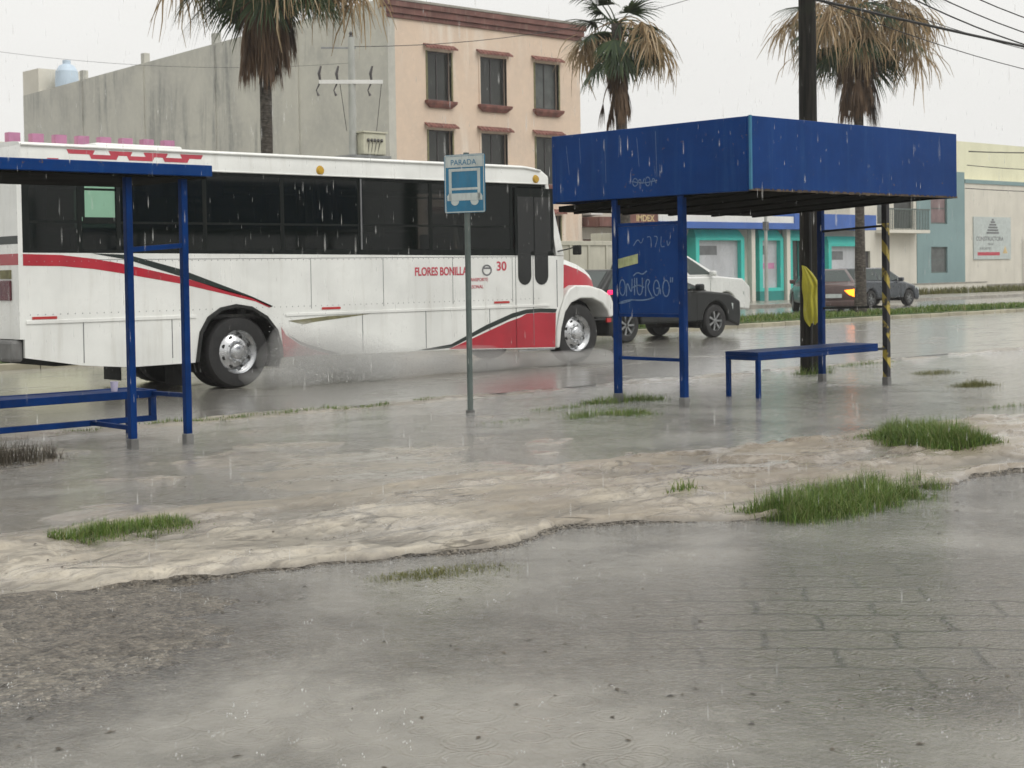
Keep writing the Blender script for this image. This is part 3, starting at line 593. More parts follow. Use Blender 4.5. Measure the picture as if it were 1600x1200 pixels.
car('hatchback', 'dark blue-grey small car seen side-on beyond the palm trunk', 48.0, 33.0, 'car', 3.95, 1.72, .20, (.72, 3.25), .31,
    [(.0, .92), (.05, 1.0), (1.0, .98), (2.9, .94), (3.6, .80), (3.93, .62)], [(.18, .97), (.62, 1.47), (2.05, 1.47), (3.05, .94)], {'paint': 'carblue', 'bumper': 'carblue'}, None, 'cars on the avenue')
car('sedan', 'red-brown car seen from behind with glowing orange turn light', 42.2, 29.0, 'car', 4.4, 1.78, .22, (.85, 3.5), .32,
    [(.0, .86), (.04, .98), (.75, 1.0), (3.0, .95), (3.9, .82), (4.37, .62)], [(.62, .99), (1.35, 1.46), (2.5, 1.46), (3.4, .95)], {'paint': 'carbrown', 'bumper': 'carbrown'}, 'lampamber', 'cars on the avenue', rz=R(44))
car('suv', 'dark grey car with wet bonnet passing behind the blue graffiti panel', 22.85, 22.2, 'car', 4.75, 1.85, .22, (.95, 3.85), .37,
    [(.0, 1.02), (.06, 1.1), (1.5, 1.08), (3.5, 1.05), (4.35, .98), (4.73, .80)], [(.15, 1.08), (.75, 1.56), (2.1, 1.56), (3.7, 1.05)], {'paint': 'cardark'}, None, 'cars on the avenue')
car('suv', 'white car with shiny bonnet half hidden behind the dark grey one', 30.3, 28.2, 'car', 5.2, 1.95, .33, (1.0, 4.1), .40,
    [(.0, 1.25), (.06, 1.32), (1.5, 1.32), (3.75, 1.32), (4.85, 1.24), (5.18, 1.0)], [(.2, 1.3), (.55, 1.92), (2.7, 1.92), (3.9, 1.32)], {'paint': 'carwhite'}, None, 'cars on the avenue')
# cream cargo truck beyond the bonnet of the bus
t = thing('truck', 'cream high-sided cargo truck with one red lamp beyond the bus bonnet', 'truck', (27.4, 29.2, 0), 0, 'cars on the avenue')
m = MB().box(.9, 4.6, 0, .08, 1.25, 2.3).box(.9, 4.6, 1.97, 2.05, 1.25, 2.3).box(4.5, 4.6, .08, 1.97, 1.25, 2.6).box(.9, 4.6, .08, 1.97, 1.15, 1.25)
m.box(.9, 4.6, -.04, .0, 2.22, 2.34).box(.9, 4.6, -.03, 0, 1.22, 1.3)
for i in range(6): m.box(.95+i*.7, 1.03+i*.7, -.035, 0, 1.3, 2.22)
m.build('cargo_bed', M['truckcream'], t, bevel=.01)
MB().box(.2, 4.7, .5, 1.6, .6, 1.15).build('chassis', M['chassis'], t)
MB().box(.0, .88, .1, 1.95, 1.25, 2.75).build('tarpaulin', paint('brown_tarpaulin', (.12, .075, .065, 1), .7, .2, .3, 3), t, True, .08)
MB().lathe([(.12, -.02), (.13, .0), (.13, .05)], (-.03, .35, 2.28), 'x', 16).add([(-.055, .35+.12*math.cos(a*.3927), 2.28+.12*math.sin(a*.3927)) for a in range(16)], [tuple(range(16))]).build('tail_light', M['lampred'], t)
MB().prism([(4.65, .7), (6.3, .7), (6.35, 1.3), (6.0, 1.45), (5.75, 2.25), (4.7, 2.3)], .05, 2.0).build('cab', M['truckcream'], t, True, .08)
MB().prism([(4.95, 1.5), (5.85, 1.5), (5.62, 2.12), (4.95, 2.15)], .03, .05).build('window', M['carglass'], t)
for wx in (1.5, 5.5):
    wheel(t, wx, .15, .42, .26, rimmat='steel'); wheel(t, wx, 1.9, .42, .26, rimmat='steel', far=True)

# ------------------------------------------------------------------ the bus
BW = 2.45
bus = thing('bus', 'white city bus with red and dark swooshes driving through the rain water', 'bus', (8.42, 18.0, .004))
def side_outline():
    p = [(0, .57), (.75, .44), (1.42, .38), (2.40, .39)]
    p += [(2.43, .58), (2.47, .80), (2.60, 1.0), (2.80, 1.12), (3.05, 1.16), (3.30, 1.12), (3.55, .98), (3.72, .78), (3.79, .55), (3.80, .39)]
    p += [(4.2, .39), (6.83, .355), (9.12, .28), (9.14, .28), (9.16, .6), (9.22, .85), (9.34, 1.1), (9.36, 1.78)]
    return p+[(9.05, 1.79), (7.0, 1.805), (2.4, 1.85), (0, 1.87)]
m = MB().prism(side_outline(), 0, .05).prism(side_outline(), BW-.05, BW)
m.build('side_panel', M['buswhite'], bus)
# roof shell with rounded shoulders, dropping towards the windscreen
def cove(x, dz=0, zb=2.95):
    half = [(0, zb), (0, 3.18), (.015, 3.215), (.06, 3.24), (.2, 3.255), (.6, 3.265), (1.225, 3.27)]
    pts = [(y, z) for y, z in half]+[(BW-y, z) for y, z in half[-2::-1]]
    return [(x, y, z-(dz if z > zb else 0)) for y, z in pts]
MB().loft([cove(0), cove(8.5), cove(8.75, .02), cove(8.92, .06), cove(9.03, .13)]).build('roof', M['buswhite'], bus, True, angle=50)
m = MB().tube([(0, -.012, 3.205), (8.5, -.012, 3.205), (8.85, -.012, 3.165)], .016, 8); m.tube([(0, -.01, 2.965), (8.98, -.01, 2.955)], .012, 6)
m.build('rain_gutter', M['buswhite'], bus, True)
MB().box(1.3, 2.6, .55, 1.7, 3.262, 3.325).build('roof_hatch', M['buswhite'], bus, bevel=.03)
m = MB().box(.02, 2.42, -.014, .0, .985, 1.03); m.box(3.86, 9.0, -.014, .0, .965, 1.005); m.box(.02, 9.0, BW, BW+.014, .975, 1.015)
m.build('moulding', M['buswhite'], bus, bevel=.004)
g = MB()
for x in (.78, 1.40, 2.05): g.box(x, x+.012, -.0025, .01, .47, .98)
for x in (5.2, 6.4, 7.7): g.box(x, x+.012, -.0025, .01, .40, .96)
g.box(1.40, 1.412, -.0025, .01, 1.05, 1.6)
for x in (2.2, 4.3, 5.6, 6.95, 8.2): g.box(x, x+.008, -.0025, .01, 1.06, 1.78)
g.box(.05, 9.0, -.0022, .01, 1.775, 1.782); g.build('panel_seam', M['greytext'], bus)
m = MB()
for z_ in (1.10, 1.76):
    for i in range(88): m.lathe([(.008, 0), (.005, -.004), (0, -.005)], (.08+i*.1, 0, z_), 'y', 6)
o = m.build('rivets', M['steel'], bus); o['kind'] = 'stuff'
# rear end
m = MB().wall(0, 0, 0, 0, 0, 0)
def yz_wall(mb, x0, x1, y0, y1, z0, z1, holes):
    t_ = MB().wall(y0, y1, z0, z1, x0, x1, [(h[0], h[1], h[2], h[3]) for h in holes]); return mb.add([(v[1], v[0], v[2]) for v in t_.v], t_.f)
yz_wall(m, -.06, .0, .0, BW, .8, 2.95, [(.62, 1.83, 2.12, 2.8)]); m.build('rear_panel', M['buswhite'], bus)
MB().box(-.045, -.03, .62, 1.83, 2.12, 2.8).build('rear_window', M['busglassdark'], bus)
MB().loft([[(-.06, y, z) for y, z in ((0, 2.95), (BW, 2.95), (BW, 2.97), (0, 2.97))], [(0, y, z) for y, z in ((0, 2.95), (BW, 2.95), (BW, 3.2), (0, 3.2))]]).build('rear_cap', M['buswhite'], bus)
MB().box(-.063, -.06, 0, BW, 1.98, 2.08).build('rear_black_band', M['busdark'], bus)
MB().box(-.063, -.06, 0, BW, 1.72, 1.86).build('stripe', M['busred'], bus)
for y in (.2, BW-.55):
    o = MB().box(-.085, -.06, y, y+.35, 1.28, 1.53).build('tail_light', M['redlens'], bus, bevel=.01); MB().box(-.075, -.06, y, y+.35, 1.55, 1.66).build('indicator', M['khaki'], bus)
MB().box(-.16, -.0, .04, BW-.04, .52, .79).build('rear_bumper', M['greybumper'], bus, bevel=.04)
# pillars, sills and window panes
xs = [.07, .78, 1.32, 2.60, 3.85, 5.20, 6.55, 8.22]
for y0, y1, o in ((.012, .048, -1), (BW-.048, BW-.012, 1)):
    p = MB()
    for x in xs: p.box(x-.03, x+.03, y0+.005, y1, 1.80, 2.95)
    p.box(.0, 9.0, y0, y1, 1.80, 1.90); p.box(0, 9.0, y0, y1, 2.90, 2.95); p.box(.0, .06, y0-.01 if o < 0 else y0, y1 if o < 0 else y1+.01, 1.86, 2.95)
    for a, b in zip(xs[:-1], xs[1:]): p.box(a+.03, b-.03, y0+.004, y1-.004, 2.24, 2.27)
    p.build('window_frame', M['frameblack'], bus)
MB().box(5.21, 5.235, .002, .012, 1.9, 2.93).build('window_pillar', M['greytext'], bus)
for i, (a, b) in enumerate(zip(xs[:-1], xs[1:])):
    for z0, z1 in ((1.90, 2.24), (2.27, 2.90)):
        if not (i == 1 and z0 > 2): MB().box(a+.03, b-.03, .022, .028, z0, z1).build('window', M['busglass'], bus)   # that sash is slid open
        if i == 2 and z0 > 2:
            MB().box(1.92, b-.03, BW-.028, BW-.022, z0, z1).build('window', M['mint'], bus); MB().box(a+.03, 1.92, BW-.028, BW-.022, z0, z1).build('window', M['busglassdark'], bus)
        else: MB().box(a+.03, b-.03, BW-.028, BW-.022, z0, z1).build('window', M['busglassdark'], bus)
MB().box(.82, 1.28, .016, .022, 2.27, 2.32).box(.80, .85, .015, .022, 2.32, 2.9).build('open_sash', M['frameblack'], bus)
# interior
MB().box(.05, 9.0, .06, BW-.06, .98, 1.02).build('floor', M['chassis'], bus)
MB().box(.05, 8.9, .08, BW-.08, 2.94, 2.948).build('ceiling_lining', M['greybumper'], bus)
for i in range(9):
    x = .75+i*.80
    for y in (.12, 1.45):
        e = link(bpy.data.objects.new('seat', None)); e.parent = bus; e.location = (x, y, 1.02)
        MB().hexa([(0, 0, .42), (.08, 0, .42), (.08, .86, .42), (0, .86, .42)], [(-.10, .03, 1.13), (-.03, .03, 1.13), (-.03, .83, 1.13), (-.10, .83, 1.13)]).build('backrest', M['seatblue'], e, True, .04)
        MB().box(.05, .46, 0, .86, .36, .46).build('cushion', M['seatblue'], e, True, .04)
        MB().box(.12, .2, .1, .2, 0, .36).box(.12, .2, .66, .76, 0, .36).build('leg', M['steel'], e)
def cloth(x0, x1, y, z0, z1, mat):
    n = 14; vs = []
    for j in range(2):
        for i in range(n+1): vs.append((x0+(x1-x0)*i/n, y+.025*math.sin(i*1.9)+(.0 if j else .01*math.sin(i*.7)), (z1, z0)[j]))
    MB().add(vs, [(i, i+1, n+2+i, n+1+i) for i in range(n)]).build('curtain', M[mat], bus, True, 0)
cloth(1.75, 2.95, .075, 2.60, 2.92, 'curtain'); cloth(4.42, 4.88, .075, 2.35, 2.9, 'curtain'); cloth(.2, .38, .075, 2.1, 2.9, 'curtain'); cloth(4.28, 4.42, .075, 2.0, 2.8, 'khaki')
m = MB()
for x in (3.0, 4.6, 6.2, 7.6): m.tube([(x, .75, 1.02), (x, .75, 2.94)], .016, 8)
m.tube([(.4, .75, 2.72), (8.2, .75, 2.72)], .015, 8); m.build('grab_rail', M['steel'], bus, True)
# front: windscreen, pillars, cowl
ws = lambda z: 9.03+(2.95-z)*.29
m = MB()
for y0, y1 in ((.0, .10), (BW-.10, BW)):
    m.hexa([(9.20, y0, 1.79), (ws(1.79)+.01, y0, 1.79), (ws(1.79)+.01, y1, 1.79), (9.20, y1, 1.79)], [(8.96, y0, 2.95), (9.035, y0, 2.95), (9.035, y1, 2.95), (8.96, y1, 2.95)])
m.build('windscreen_pillar', M['buswhite'], bus, bevel=.01)
MB().hexa([(ws(1.79)-.03, .1, 1.79), (ws(1.79)-.01, .1, 1.79), (ws(1.79)-.01, BW-.1, 1.79), (ws(1.79)-.03, BW-.1, 1.79)], [(9.0, .1, 2.95), (9.02, .1, 2.95), (9.02, BW-.1, 2.95), (9.0, BW-.1, 2.95)]).build('windscreen', M['busglassdark'], bus)
MB().box(9.30, 9.37, .05, BW-.05, .7, 1.79).build('firewall', M['buswhite'], bus, bevel=.01)
MB().box(9.19, 9.205, -.003, .01, .95, 1.72).build('panel_seam', M['greytext'], bus)
# folding passenger door: two leaves with tall panes
d = link(bpy.data.objects.new('door', None)); d.parent = bus
MB().box(8.28, 9.14, -.002, .02, 1.80, 2.88).build('door_frame', M['frameblack'], d)
for a, b in ((8.33, 8.62), (8.70, 9.00)):
    pl = [(a, 1.86)]+[(a, 1.47)]+arc((a+b)/2, 1.47, (b-a)/2, 180, 360, 8)[1:-1]+[(b, 1.47), (b, 1.86)]
    MB().prism(pl, -.006, .0).build('lower_pane', M['busglassdark'], d)
    MB().box(a, b+.06, -.008, -.002, 1.86, 2.74).build('upper_pane', M['busglassdark'], d)
MB().box(8.655, 8.665, -.004, .0, .35, 1.8).box(8.27, 8.28, -.003, 0, .32, 1.8).build('door_gap', M['greytext'], d)
MB().box(8.3, 9.1, -.03, -.0, .26, .285).build('door_sill', M['steel'], d)
# bonnet, lofted nose: white top, red flanks
def bsec(x, w, zt, zb):
    c = BW/2; return [(x, c-w, zb), (x, c-w, zb+(zt-zb)*.62), (x, c-w+.015, zt-.14), (x, c-w+.07, zt-.05), (x, c-w*.6, zt-.005), (x, c, zt), (x, c+w*.6, zt-.005), (x, c+w-.07, zt-.05), (x, c+w-.015, zt-.14), (x, c+w, zb+(zt-zb)*.62), (x, c+w, zb)]
secs = [bsec(9.34, 1.09, 1.82, 1.14), bsec(9.6, 1.07, 1.775, 1.14), bsec(9.9, 1.03, 1.70, 1.12), bsec(10.15, .98, 1.61, 1.08), bsec(10.33, .93, 1.51, 1.0), bsec(10.44, .87, 1.36, .9)]
def band(lo, hi):
    mb = MB()
    mb.loft([s[lo:hi] for s in secs], closed=False, caps=False); return mb
o = band(2, 9).build('bonnet', M['buswhite'], bus, True, angle=60)
band(0, 3).build('bonnet_flank', M['busred'], bus, True); band(8, 11).build('bonnet_flank', M['busred'], bus, True)
MB().add(secs[-1], [tuple(range(11))]).build('grille', M['chassis'], bus)
m = MB()
for i in range(6): m.box(10.425, 10.445, .55, BW-.55, .86+i*.055, .88+i*.055)
m.build('grille_slat', M['chrome'], bus)
for y0, y1, s in ((-.01, .42, 1), (BW-.42, BW+.01, -1)):
    out = [(9.16, .28), (9.19, .62), (9.28, .92), (9.38, 1.12), (9.48, 1.24), (9.62, 1.30), (9.95, 1.29), (10.25, 1.22), (10.46, 1.12), (10.53, .98), (10.52, .76)]
    inn = [(10.42, .74), (10.38, .86), (10.26, .98), (10.02, 1.075), (9.74, 1.08), (9.52, 1.01), (9.38, .86), (9.29, .6), (9.24, .28)]
    f_ = MB().prism(out+inn, y0, y1).build('fender', M['buswhite'], bus, True, .025, 3)
    yy = y0 if s > 0 else y1
    MB().hexa([(10.40, yy-.025, 1.13), (10.56, yy+.0, 1.13), (10.56, yy+.1, 1.13), (10.40, yy+.02, 1.13)], [(10.40, yy-.025, 1.20), (10.55, yy, 1.20), (10.55, yy+.1, 1.20), (10.40, yy+.02, 1.20)]).build('turn_signal', M['lamppink'], bus, bevel=.008)
    MB().lathe([(.0, .012), (.09, .0), (.10, -.03)], (10.535, .30 if s > 0 else BW-.30, .98), 'x', 20).build('headlight', M['chrome'], bus, True)
MB().box(10.44, 10.62, .02, BW-.02, .42, .70).build('front_bumper', M['chassis'], bus, bevel=.05)
MB().box(10.36, 10.46, -.012, .02, .66, .73).build('side_marker', M['redreflect'], bus)
for s, y in ((1, -.0), (-1, BW)):
    e = MB().tube([(9.22, y, 1.86), (9.36, y-.12*s, 1.90), (9.42, y-.16*s, 1.92)], .012, 6); e.build('mirror_arm', M['black'], bus)
    MB().box(9.40, 9.46, y-.26*s-.07, y-.26*s+.10, 1.80, 1.96).build('mirror', M['black'], bus, True, .02)
# running gear
MB().box(.6, 9.3, .45, BW-.45, .42, .95).box(2.2, 4.0, .12, BW-.12, .95, 1.0).build('chassis', M['chassis'], bus)
for y0, y1 in ((.052, .62), (BW-.62, BW-.052)): MB().prism(arc(3.1, .5, .72, 200, -20, 16)+arc(3.1, .5, .70, -20, 200, 16), y0, y1).build('wheel_arch_liner', M['black'], bus)
MB().box(2.36, 3.84, .60, BW-.60, .5, 1.0).box(2.36, 3.84, .0521, BW-.0521, 1.17, 1.2).build('inner_arch', M['black'], bus)
fl = [(2.40, .39), (2.43, .58), (2.47, .80), (2.60, 1.0), (2.80, 1.12), (3.05, 1.16), (3.30, 1.12), (3.55, .98), (3.72, .78), (3.79, .55), (3.80, .39)]
fi = [(3.1+(x-3.1)*.93, .45+(z-.45)*.925) if z > .39 else (3.1+(x-3.1)*.93, z) for x, z in fl]
MB().prism(fl+fi[::-1], -.03, .055).build('arch_flare', M['black'], bus, bevel=.01)
MB().box(9.28, 10.35, .42, BW-.42, .35, 1.05).build('engine_block', M['black'], bus)
for y in (.12, BW-.6): MB().box(2.28, 2.30, y, y+.48, .08, .6).build('mud_flap', M['black'], bus)
for w_ in ((3.1, .17, False), (3.1, BW-.17, True), (9.70, .17, False), (9.70, BW-.17, True)): wheel(bus, w_[0], w_[1], .5, .27, far=w_[2])
for y in (.48, BW-.48): wheel(bus, 3.1, y, .49, .25, rimmat='chassis')
# livery on the kerb side (thin vinyl, 3 mm proud)
def vinyl(name, poly, mat, y=-.003): MB().prism(poly, y, y+.002).build(name, M[mat], bus)
vinyl('stripe', [(0, 1.855), (.5, 1.84), (.95, 1.79), (1.34, 1.725), (2.18, 1.545), (2.9, 1.355), (3.37, 1.225), (3.62, 1.12), (3.60, 1.09), (3.37, 1.185), (2.9, 1.295), (2.18, 1.455), (1.34, 1.60), (.95, 1.66), (.5, 1.70), (0, 1.71)], 'busred')
vinyl('stripe', [(.92, 1.86), (1.43, 1.84), (2.18, 1.65), (2.9, 1.40), (3.3, 1.26), (3.65, 1.115), (3.62, 1.10), (3.3, 1.235), (2.9, 1.335), (2.18, 1.555), (1.43, 1.775), (1.0, 1.845)], 'busdark')
vinyl('stripe', [(3.78, .82), (3.86, .70), (4.1, .55), (4.4, .45), (4.62, .395), (3.815, .395)], 'busred')
vinyl('stripe', [(3.86, .72), (4.1, .60), (4.4, .50), (4.8, .395), (4.64, .395), (4.4, .46), (4.1, .565)], 'busdark')
vinyl('stripe', [(6.2, .375), (6.9, .44), (7.63, .71), (8.18, .875), (8.5, .93), (8.8, .94), (9.185, .92), (9.16, .86), (8.8, .875), (8.5, .865), (8.18, .80), (7.63, .635), (6.9, .385), (6.5, .37)], 'busdark')
vinyl('stripe', [(6.85, .365), (7.4, .53), (8.1, .745), (8.36, .805), (8.5, .86), (8.8, .87), (9.16, .855), (9.135, .30), (9.12, .295)], 'busred')
vinyl('dent', [(3.9, .90), (4.6, .945), (5.35, .955), (4.9, .915), (4.35, .87), (4.15, .84)], 'khaki')
for x in (.10, 4.48, 7.80): vinyl('reflector', [(x, 1.042), (x+.33, 1.042), (x+.33, 1.075), (x, 1.075)], 'redreflect', -.008)
for x0, x1, z0 in ((.64, .97, 3.115), (.95, 1.30, 3.06), (1.22, 1.50, 3.115), (1.48, 1.82, 3.06), (1.72, 2.02, 3.115), (2.00, 2.34, 3.06), (2.26, 2.55, 3.115)): vinyl('roof_mark', [(x0, z0), (x1, z0), (x1+.03, z0+.055), (x0-.03, z0+.055)], 'redtext')
vinyl('roof_mark', [(.35, 3.03), (.5, 3.03), (.5, 3.05), (.35, 3.05)], 'redtext')
for x in (4.50, 8.75): MB().lathe([(0, -.035), (.05, -.03), (.07, 0)], (x, 0, 3.03), 'y', 16).build('marker_light', M['amber'], bus, True)
text('lettering', 'FLORES BONILLA', .175, M['redtext'], bus, (6.20, -.003, 1.505), sx=.78, bold=.004)
text('lettering', '30', .20, M['redtext'], bus, (7.86, -.003, 1.565), sx=1.1, bold=.004)
text('lettering', 'TRANSPORTE', .075, M['redtext'], bus, (7.22, -.003, 1.40)); text('lettering', 'PERSONAL', .075, M['redtext'], bus, (7.22, -.003, 1.29))
m = MB(); cx_, cz_ = 7.66, 1.57
m.add([(cx_+r_*math.cos(a*.196), -.003, cz_+r_*.85*math.sin(a*.196)) for r_ in (.075, .105) for a in range(32)], [(a, (a+1) % 32, 32+(a+1) % 32, 32+a) for a in range(32)])
m.box(cx_-.07, cx_+.07, -.004, -.003, cz_+.02, cz_+.045); m.build('emblem', M['greytext'], bus)

# ------------------------------------------------------------------ bus shelter on the right
sh = thing('bus_shelter', 'blue bus shelter with deep box roof, graffiti panel and bench', 'bus shelter', (13.08, 10.37, 0), 0, 'bus shelters')
LX, LY, ZT, ZB = 4.10, 3.05, 3.18, 2.39
m = MB().box(0, LX, 0, .05, ZB, ZT).box(0, LX, LY-.05, LY, ZB-.03, ZT).box(0, .05, .05, LY-.05, ZB-.015, ZT-.002).box(LX-.05, LX, .05, LY-.05, ZB-.015, ZT-.002)
m.build('fascia', M['blue'], sh, bevel=.006)
MB().box(.05, LX-.05, .05, LY-.05, ZT-.12, ZT-.06).build('roof_sheet', M['steel'], sh)
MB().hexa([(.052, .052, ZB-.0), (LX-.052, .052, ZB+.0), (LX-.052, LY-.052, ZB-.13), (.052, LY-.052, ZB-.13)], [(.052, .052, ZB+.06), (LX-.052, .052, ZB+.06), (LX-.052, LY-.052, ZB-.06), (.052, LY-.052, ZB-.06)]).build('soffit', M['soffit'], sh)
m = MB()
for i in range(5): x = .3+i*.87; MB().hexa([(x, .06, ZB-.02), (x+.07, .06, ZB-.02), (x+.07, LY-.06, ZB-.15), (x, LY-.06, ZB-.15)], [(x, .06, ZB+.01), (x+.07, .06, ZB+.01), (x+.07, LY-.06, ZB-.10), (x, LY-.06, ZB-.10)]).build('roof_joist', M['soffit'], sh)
rd = random.Random(3); m = MB(); x = 0.0
while x < LX:
    w_ = rd.uniform(.02, .10); m.box(x, min(LX, x+w_), -.004, .0, ZB-rd.uniform(.002, .022), ZB+.012); x += w_+rd.uniform(0, .06)
m.box(0, LX, -.006, .03, ZB-.012, ZB-.001); m.build('rusty_edge', M['rust'], sh)
m = MB(); m.box(-.006, .02, -.006, .02, ZB, ZT+.005); m.build('corner_trim', M['signblue'], sh)
px, py0, py1, qx = .06, 1.03, 2.05, 4.07
for x, y, mt in ((px, py0, 'blue2'), (px, py1, 'blue2'), (qx, py0, 'hazard'), (qx, py1, 'blue2')):
    MB().box(x-.038, x+.038, y-.038, y+.038, -.1, ZB+.0).build('post', M[mt], sh, bevel=.006)
    MB().box(x-.045, x+.045, y-.045, y+.045, -.1, .10).build('post_footing', M['greybumper'], sh, bevel=.01)
pn = MB().box(px-.012, px+.012, py0+.03, py1-.03, 1.04, 2.05).build('panel', M['blue'], sh)
for q in (1.0, .50, 2.052): MB().box(px-.018, px+.018, py0+.04, py1-.04, q, q+.038).build('rail', M['blue2'], sh)
MB().bar((qx, py0, 2.07), (qx, py1, 2.02), .028).build('rail', M['chassis'], sh); MB().bar((qx, py0, 1.015), (qx, py1, .985), .03).build('rail', M['chassis'], sh)
MB().hexa([(px-.016, 1.70, 1.62), (px-.0125, 1.70, 1.62), (px-.0125, 2.09, 1.55), (px-.016, 2.09, 1.55)], [(px-.016, 1.70, 1.73), (px-.0125, 1.70, 1.73), (px-.0125, 2.09, 1.66), (px-.016, 2.09, 1.66)]).build('tape_sticker', M['sticker'], sh)
# graffiti: hand-drawn strokes as thin flat ribbons on the panel (panel y runs right to left as seen)
def strokes(name, lines, x, oy, oz, sc, w, mat, parent):
    m = MB()
    for ln in lines:
        pts = [(oy-u*sc, oz+v*sc) for u, v in ln]
        # smooth
        for _ in range(2):
            q = [pts[0]]
            for a, b in zip(pts, pts[1:]): q += [(a[0]*.75+b[0]*.25, a[1]*.75+b[1]*.25), (a[0]*.25+b[0]*.75, a[1]*.25+b[1]*.75)]
            pts = q+[pts[-1]]
        for (a, b) in zip(pts, pts[1:]):
            d_ = math.hypot(b[0]-a[0], b[1]-a[1]) or 1; nx_, ny_ = -(b[1]-a[1])/d_*w/2, (b[0]-a[0])/d_*w/2
            m.add([(x, a[0]-nx_, a[1]-ny_), (x, b[0]-nx_, b[1]-ny_), (x, b[0]+nx_, b[1]+ny_), (x, a[0]+nx_, a[1]+ny_)], [(0, 1, 2, 3)])
    return m.build(name, M[mat], parent)
O = lambda cx, cy, rx, ry: [(cx+rx*math.cos(a*.5236), cy+ry*math.sin(a*.5236)) for a in range(13)]
tagl = [O(.45, .9, .42, .85), [(1.0, 0), (1.1, 1.7), (1.75, .1), (1.85, 1.8)], [(2.15, .1), (2.2, 1.9)], [(2.5, 1.9), (2.5, .4), (2.9, .05), (3.3, .5), (3.25, 1.9)], [(3.7, 0), (3.75, 1.8), (4.4, 1.6), (3.9, .95), (4.7, -.2)],
        O(5.2, .85, .40, .8), [(5.2, .8), (5.75, .85), (5.7, .2)], O(6.5, .8, .45, .85), [(7.15, 1.9), (7.1, 1.4)], [(7.4, 1.9), (7.35, 1.4)], [(-.2, -.75), (1.2, -.35), (3.5, -.45), (4.9, -.1)], [(-.2, -.75), (.6, -.7), (1.6, -.45)],
        [(2.0, 2.1), (2.6, 2.5), (3.3, 2.2), (3.9, 2.6)], [(1.9, .9), (2.7, 1.2), (3.5, .9)]]
strokes('graffiti', tagl, px-.0135, py1-.05, 1.24, .112, .015, 'chalk', sh)
strokes('graffiti', [[(0, 1), (.5, 1.05), (.5, 0)], [(.9, 1.05), (1.4, 1.0), (1.0, 0)], [(1.8, 1), (1.7, 0), (2.2, .05)], [(2.5, .6), (2.6, 0), (2.9, .5)], [(-1.8, .2), (-1.2, .9), (-.8, .3), (-.5, .9)]], px-.0135, py1-.50, 1.80, .12, .010, 'chalk', sh)
strokes('graffiti', [O(.3, .4, .3, .35), [(.5, .1), (.9, .8), (1.1, .1), (1.4, .7)], O(1.8, .4, .28, .4), [(2.2, 0), (2.4, .8), (2.8, .2)], [(-.1, .5), (1.2, .25), (2.9, .45)]], -.0015, 1.72, 2.50, .13, .010, 'chalk', sh)
strokes('scratches', [[(0, 0), (.3, -2.2)], [(1.4, .5), (1.5, -1.4)], [(4, .2), (4.1, -3)], [(5.5, .4), (5.4, -1.2)], [(7.2, .1), (7.4, -2)], [(9, .4), (9.1, -2.8)]], -.0015, 2.8, 3.05, .16, .005, 'chalk', sh)
def bench(parent, x0, x1, y0, y1, z, leg_x, mat, lower=False):
    e = link(bpy.data.objects.new('bench', None)); e.parent = parent
    MB().box(x0, x1, y0, y1, z-.05, z).box(x0, x1, y0, y0+.05, z-.10, z-.05).box(x0, x1, y1-.05, y1, z-.10, z-.05).box(x0, x0+.05, y0+.05, y1-.05, z-.10, z-.05).build('seat', M[mat], e, bevel=.006)
    for lx in leg_x:
        for y in (y0+.025, y1-.025): MB().box(lx-.025, lx+.025, y-.025, y+.025, -.1 if not lower else .12, z-.10).build('leg', M[mat], e, bevel=.004)
    return e
b = bench(sh, 1.37, 3.85, py0-.02, py0+.48, .545, (1.40,), 'blue2')
MB().bar((3.85, py0, .47), (qx, py0, .47), .03).build('bracket', M['chassis'], b); MB().box(1.42, 3.8, py0+.2, py0+.24, .445, .49).build('seat_bearer', M['blue2'], b)
MB().bar((3.8, py0+.46, .47), (qx, py1, .47), .03).build('bracket', M['chassis'], b)

# left shelter: thin roof slab on twin posts with a framed bench behind them
s2 = thing('bus_shelter', 'blue bus shelter with thin flat roof and twin posts before the bus rear', 'bus shelter', (2.6, 12.3, 0), 0, 'bus shelters')
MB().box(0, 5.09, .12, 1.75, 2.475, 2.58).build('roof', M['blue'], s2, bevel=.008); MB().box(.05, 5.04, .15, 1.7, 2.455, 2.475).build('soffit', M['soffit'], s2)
for x in (.25, .82, 4.295, 4.865):
    MB().box(x-.032, x+.032, .25, .314, -.1, 2.46).build('post', M['blue2'], s2, bevel=.006)
    MB().box(x-.04, x+.04, .24, .324, -.1, .085).build('post_footing', M['greybumper'], s2, bevel=.008)
MB().bar((.25, .28, 1.76), (.82, .28, 1.80), .04).build('rail', M['blue2'], s2); MB().bar((4.295, .28, 1.80), (4.865, .28, 1.84), .045).build('rail', M['blue2'], s2)
b = link(bpy.data.objects.new('bench', None)); b.parent = s2
MB().box(.2, 4.98, 1.04, 1.10, .38, .455).box(.2, 4.98, 1.50, 1.56, .38, .455).box(.26, 4.93, 1.10, 1.50, .42, .448).box(4.93, 4.98, 1.10, 1.50, .38, .455).box(.2, .26, 1.10, 1.5, .38, .455).build('seat', M['blue2'], b, bevel=.005)
MB().box(.2, 4.98, 1.045, 1.095, .15, .205).build('foot_rail', M['blue2'], b, bevel=.004)
for x in (.225, 3.02, 4.945):
    MB().box(x-.03, x+.03, 1.045, 1.095, .205, .38).build('leg', M['blue2'], b)
    MB().box(x-.03, x+.03, 1.505, 1.555, -.1, .38).build('leg', M['blue2'], b)
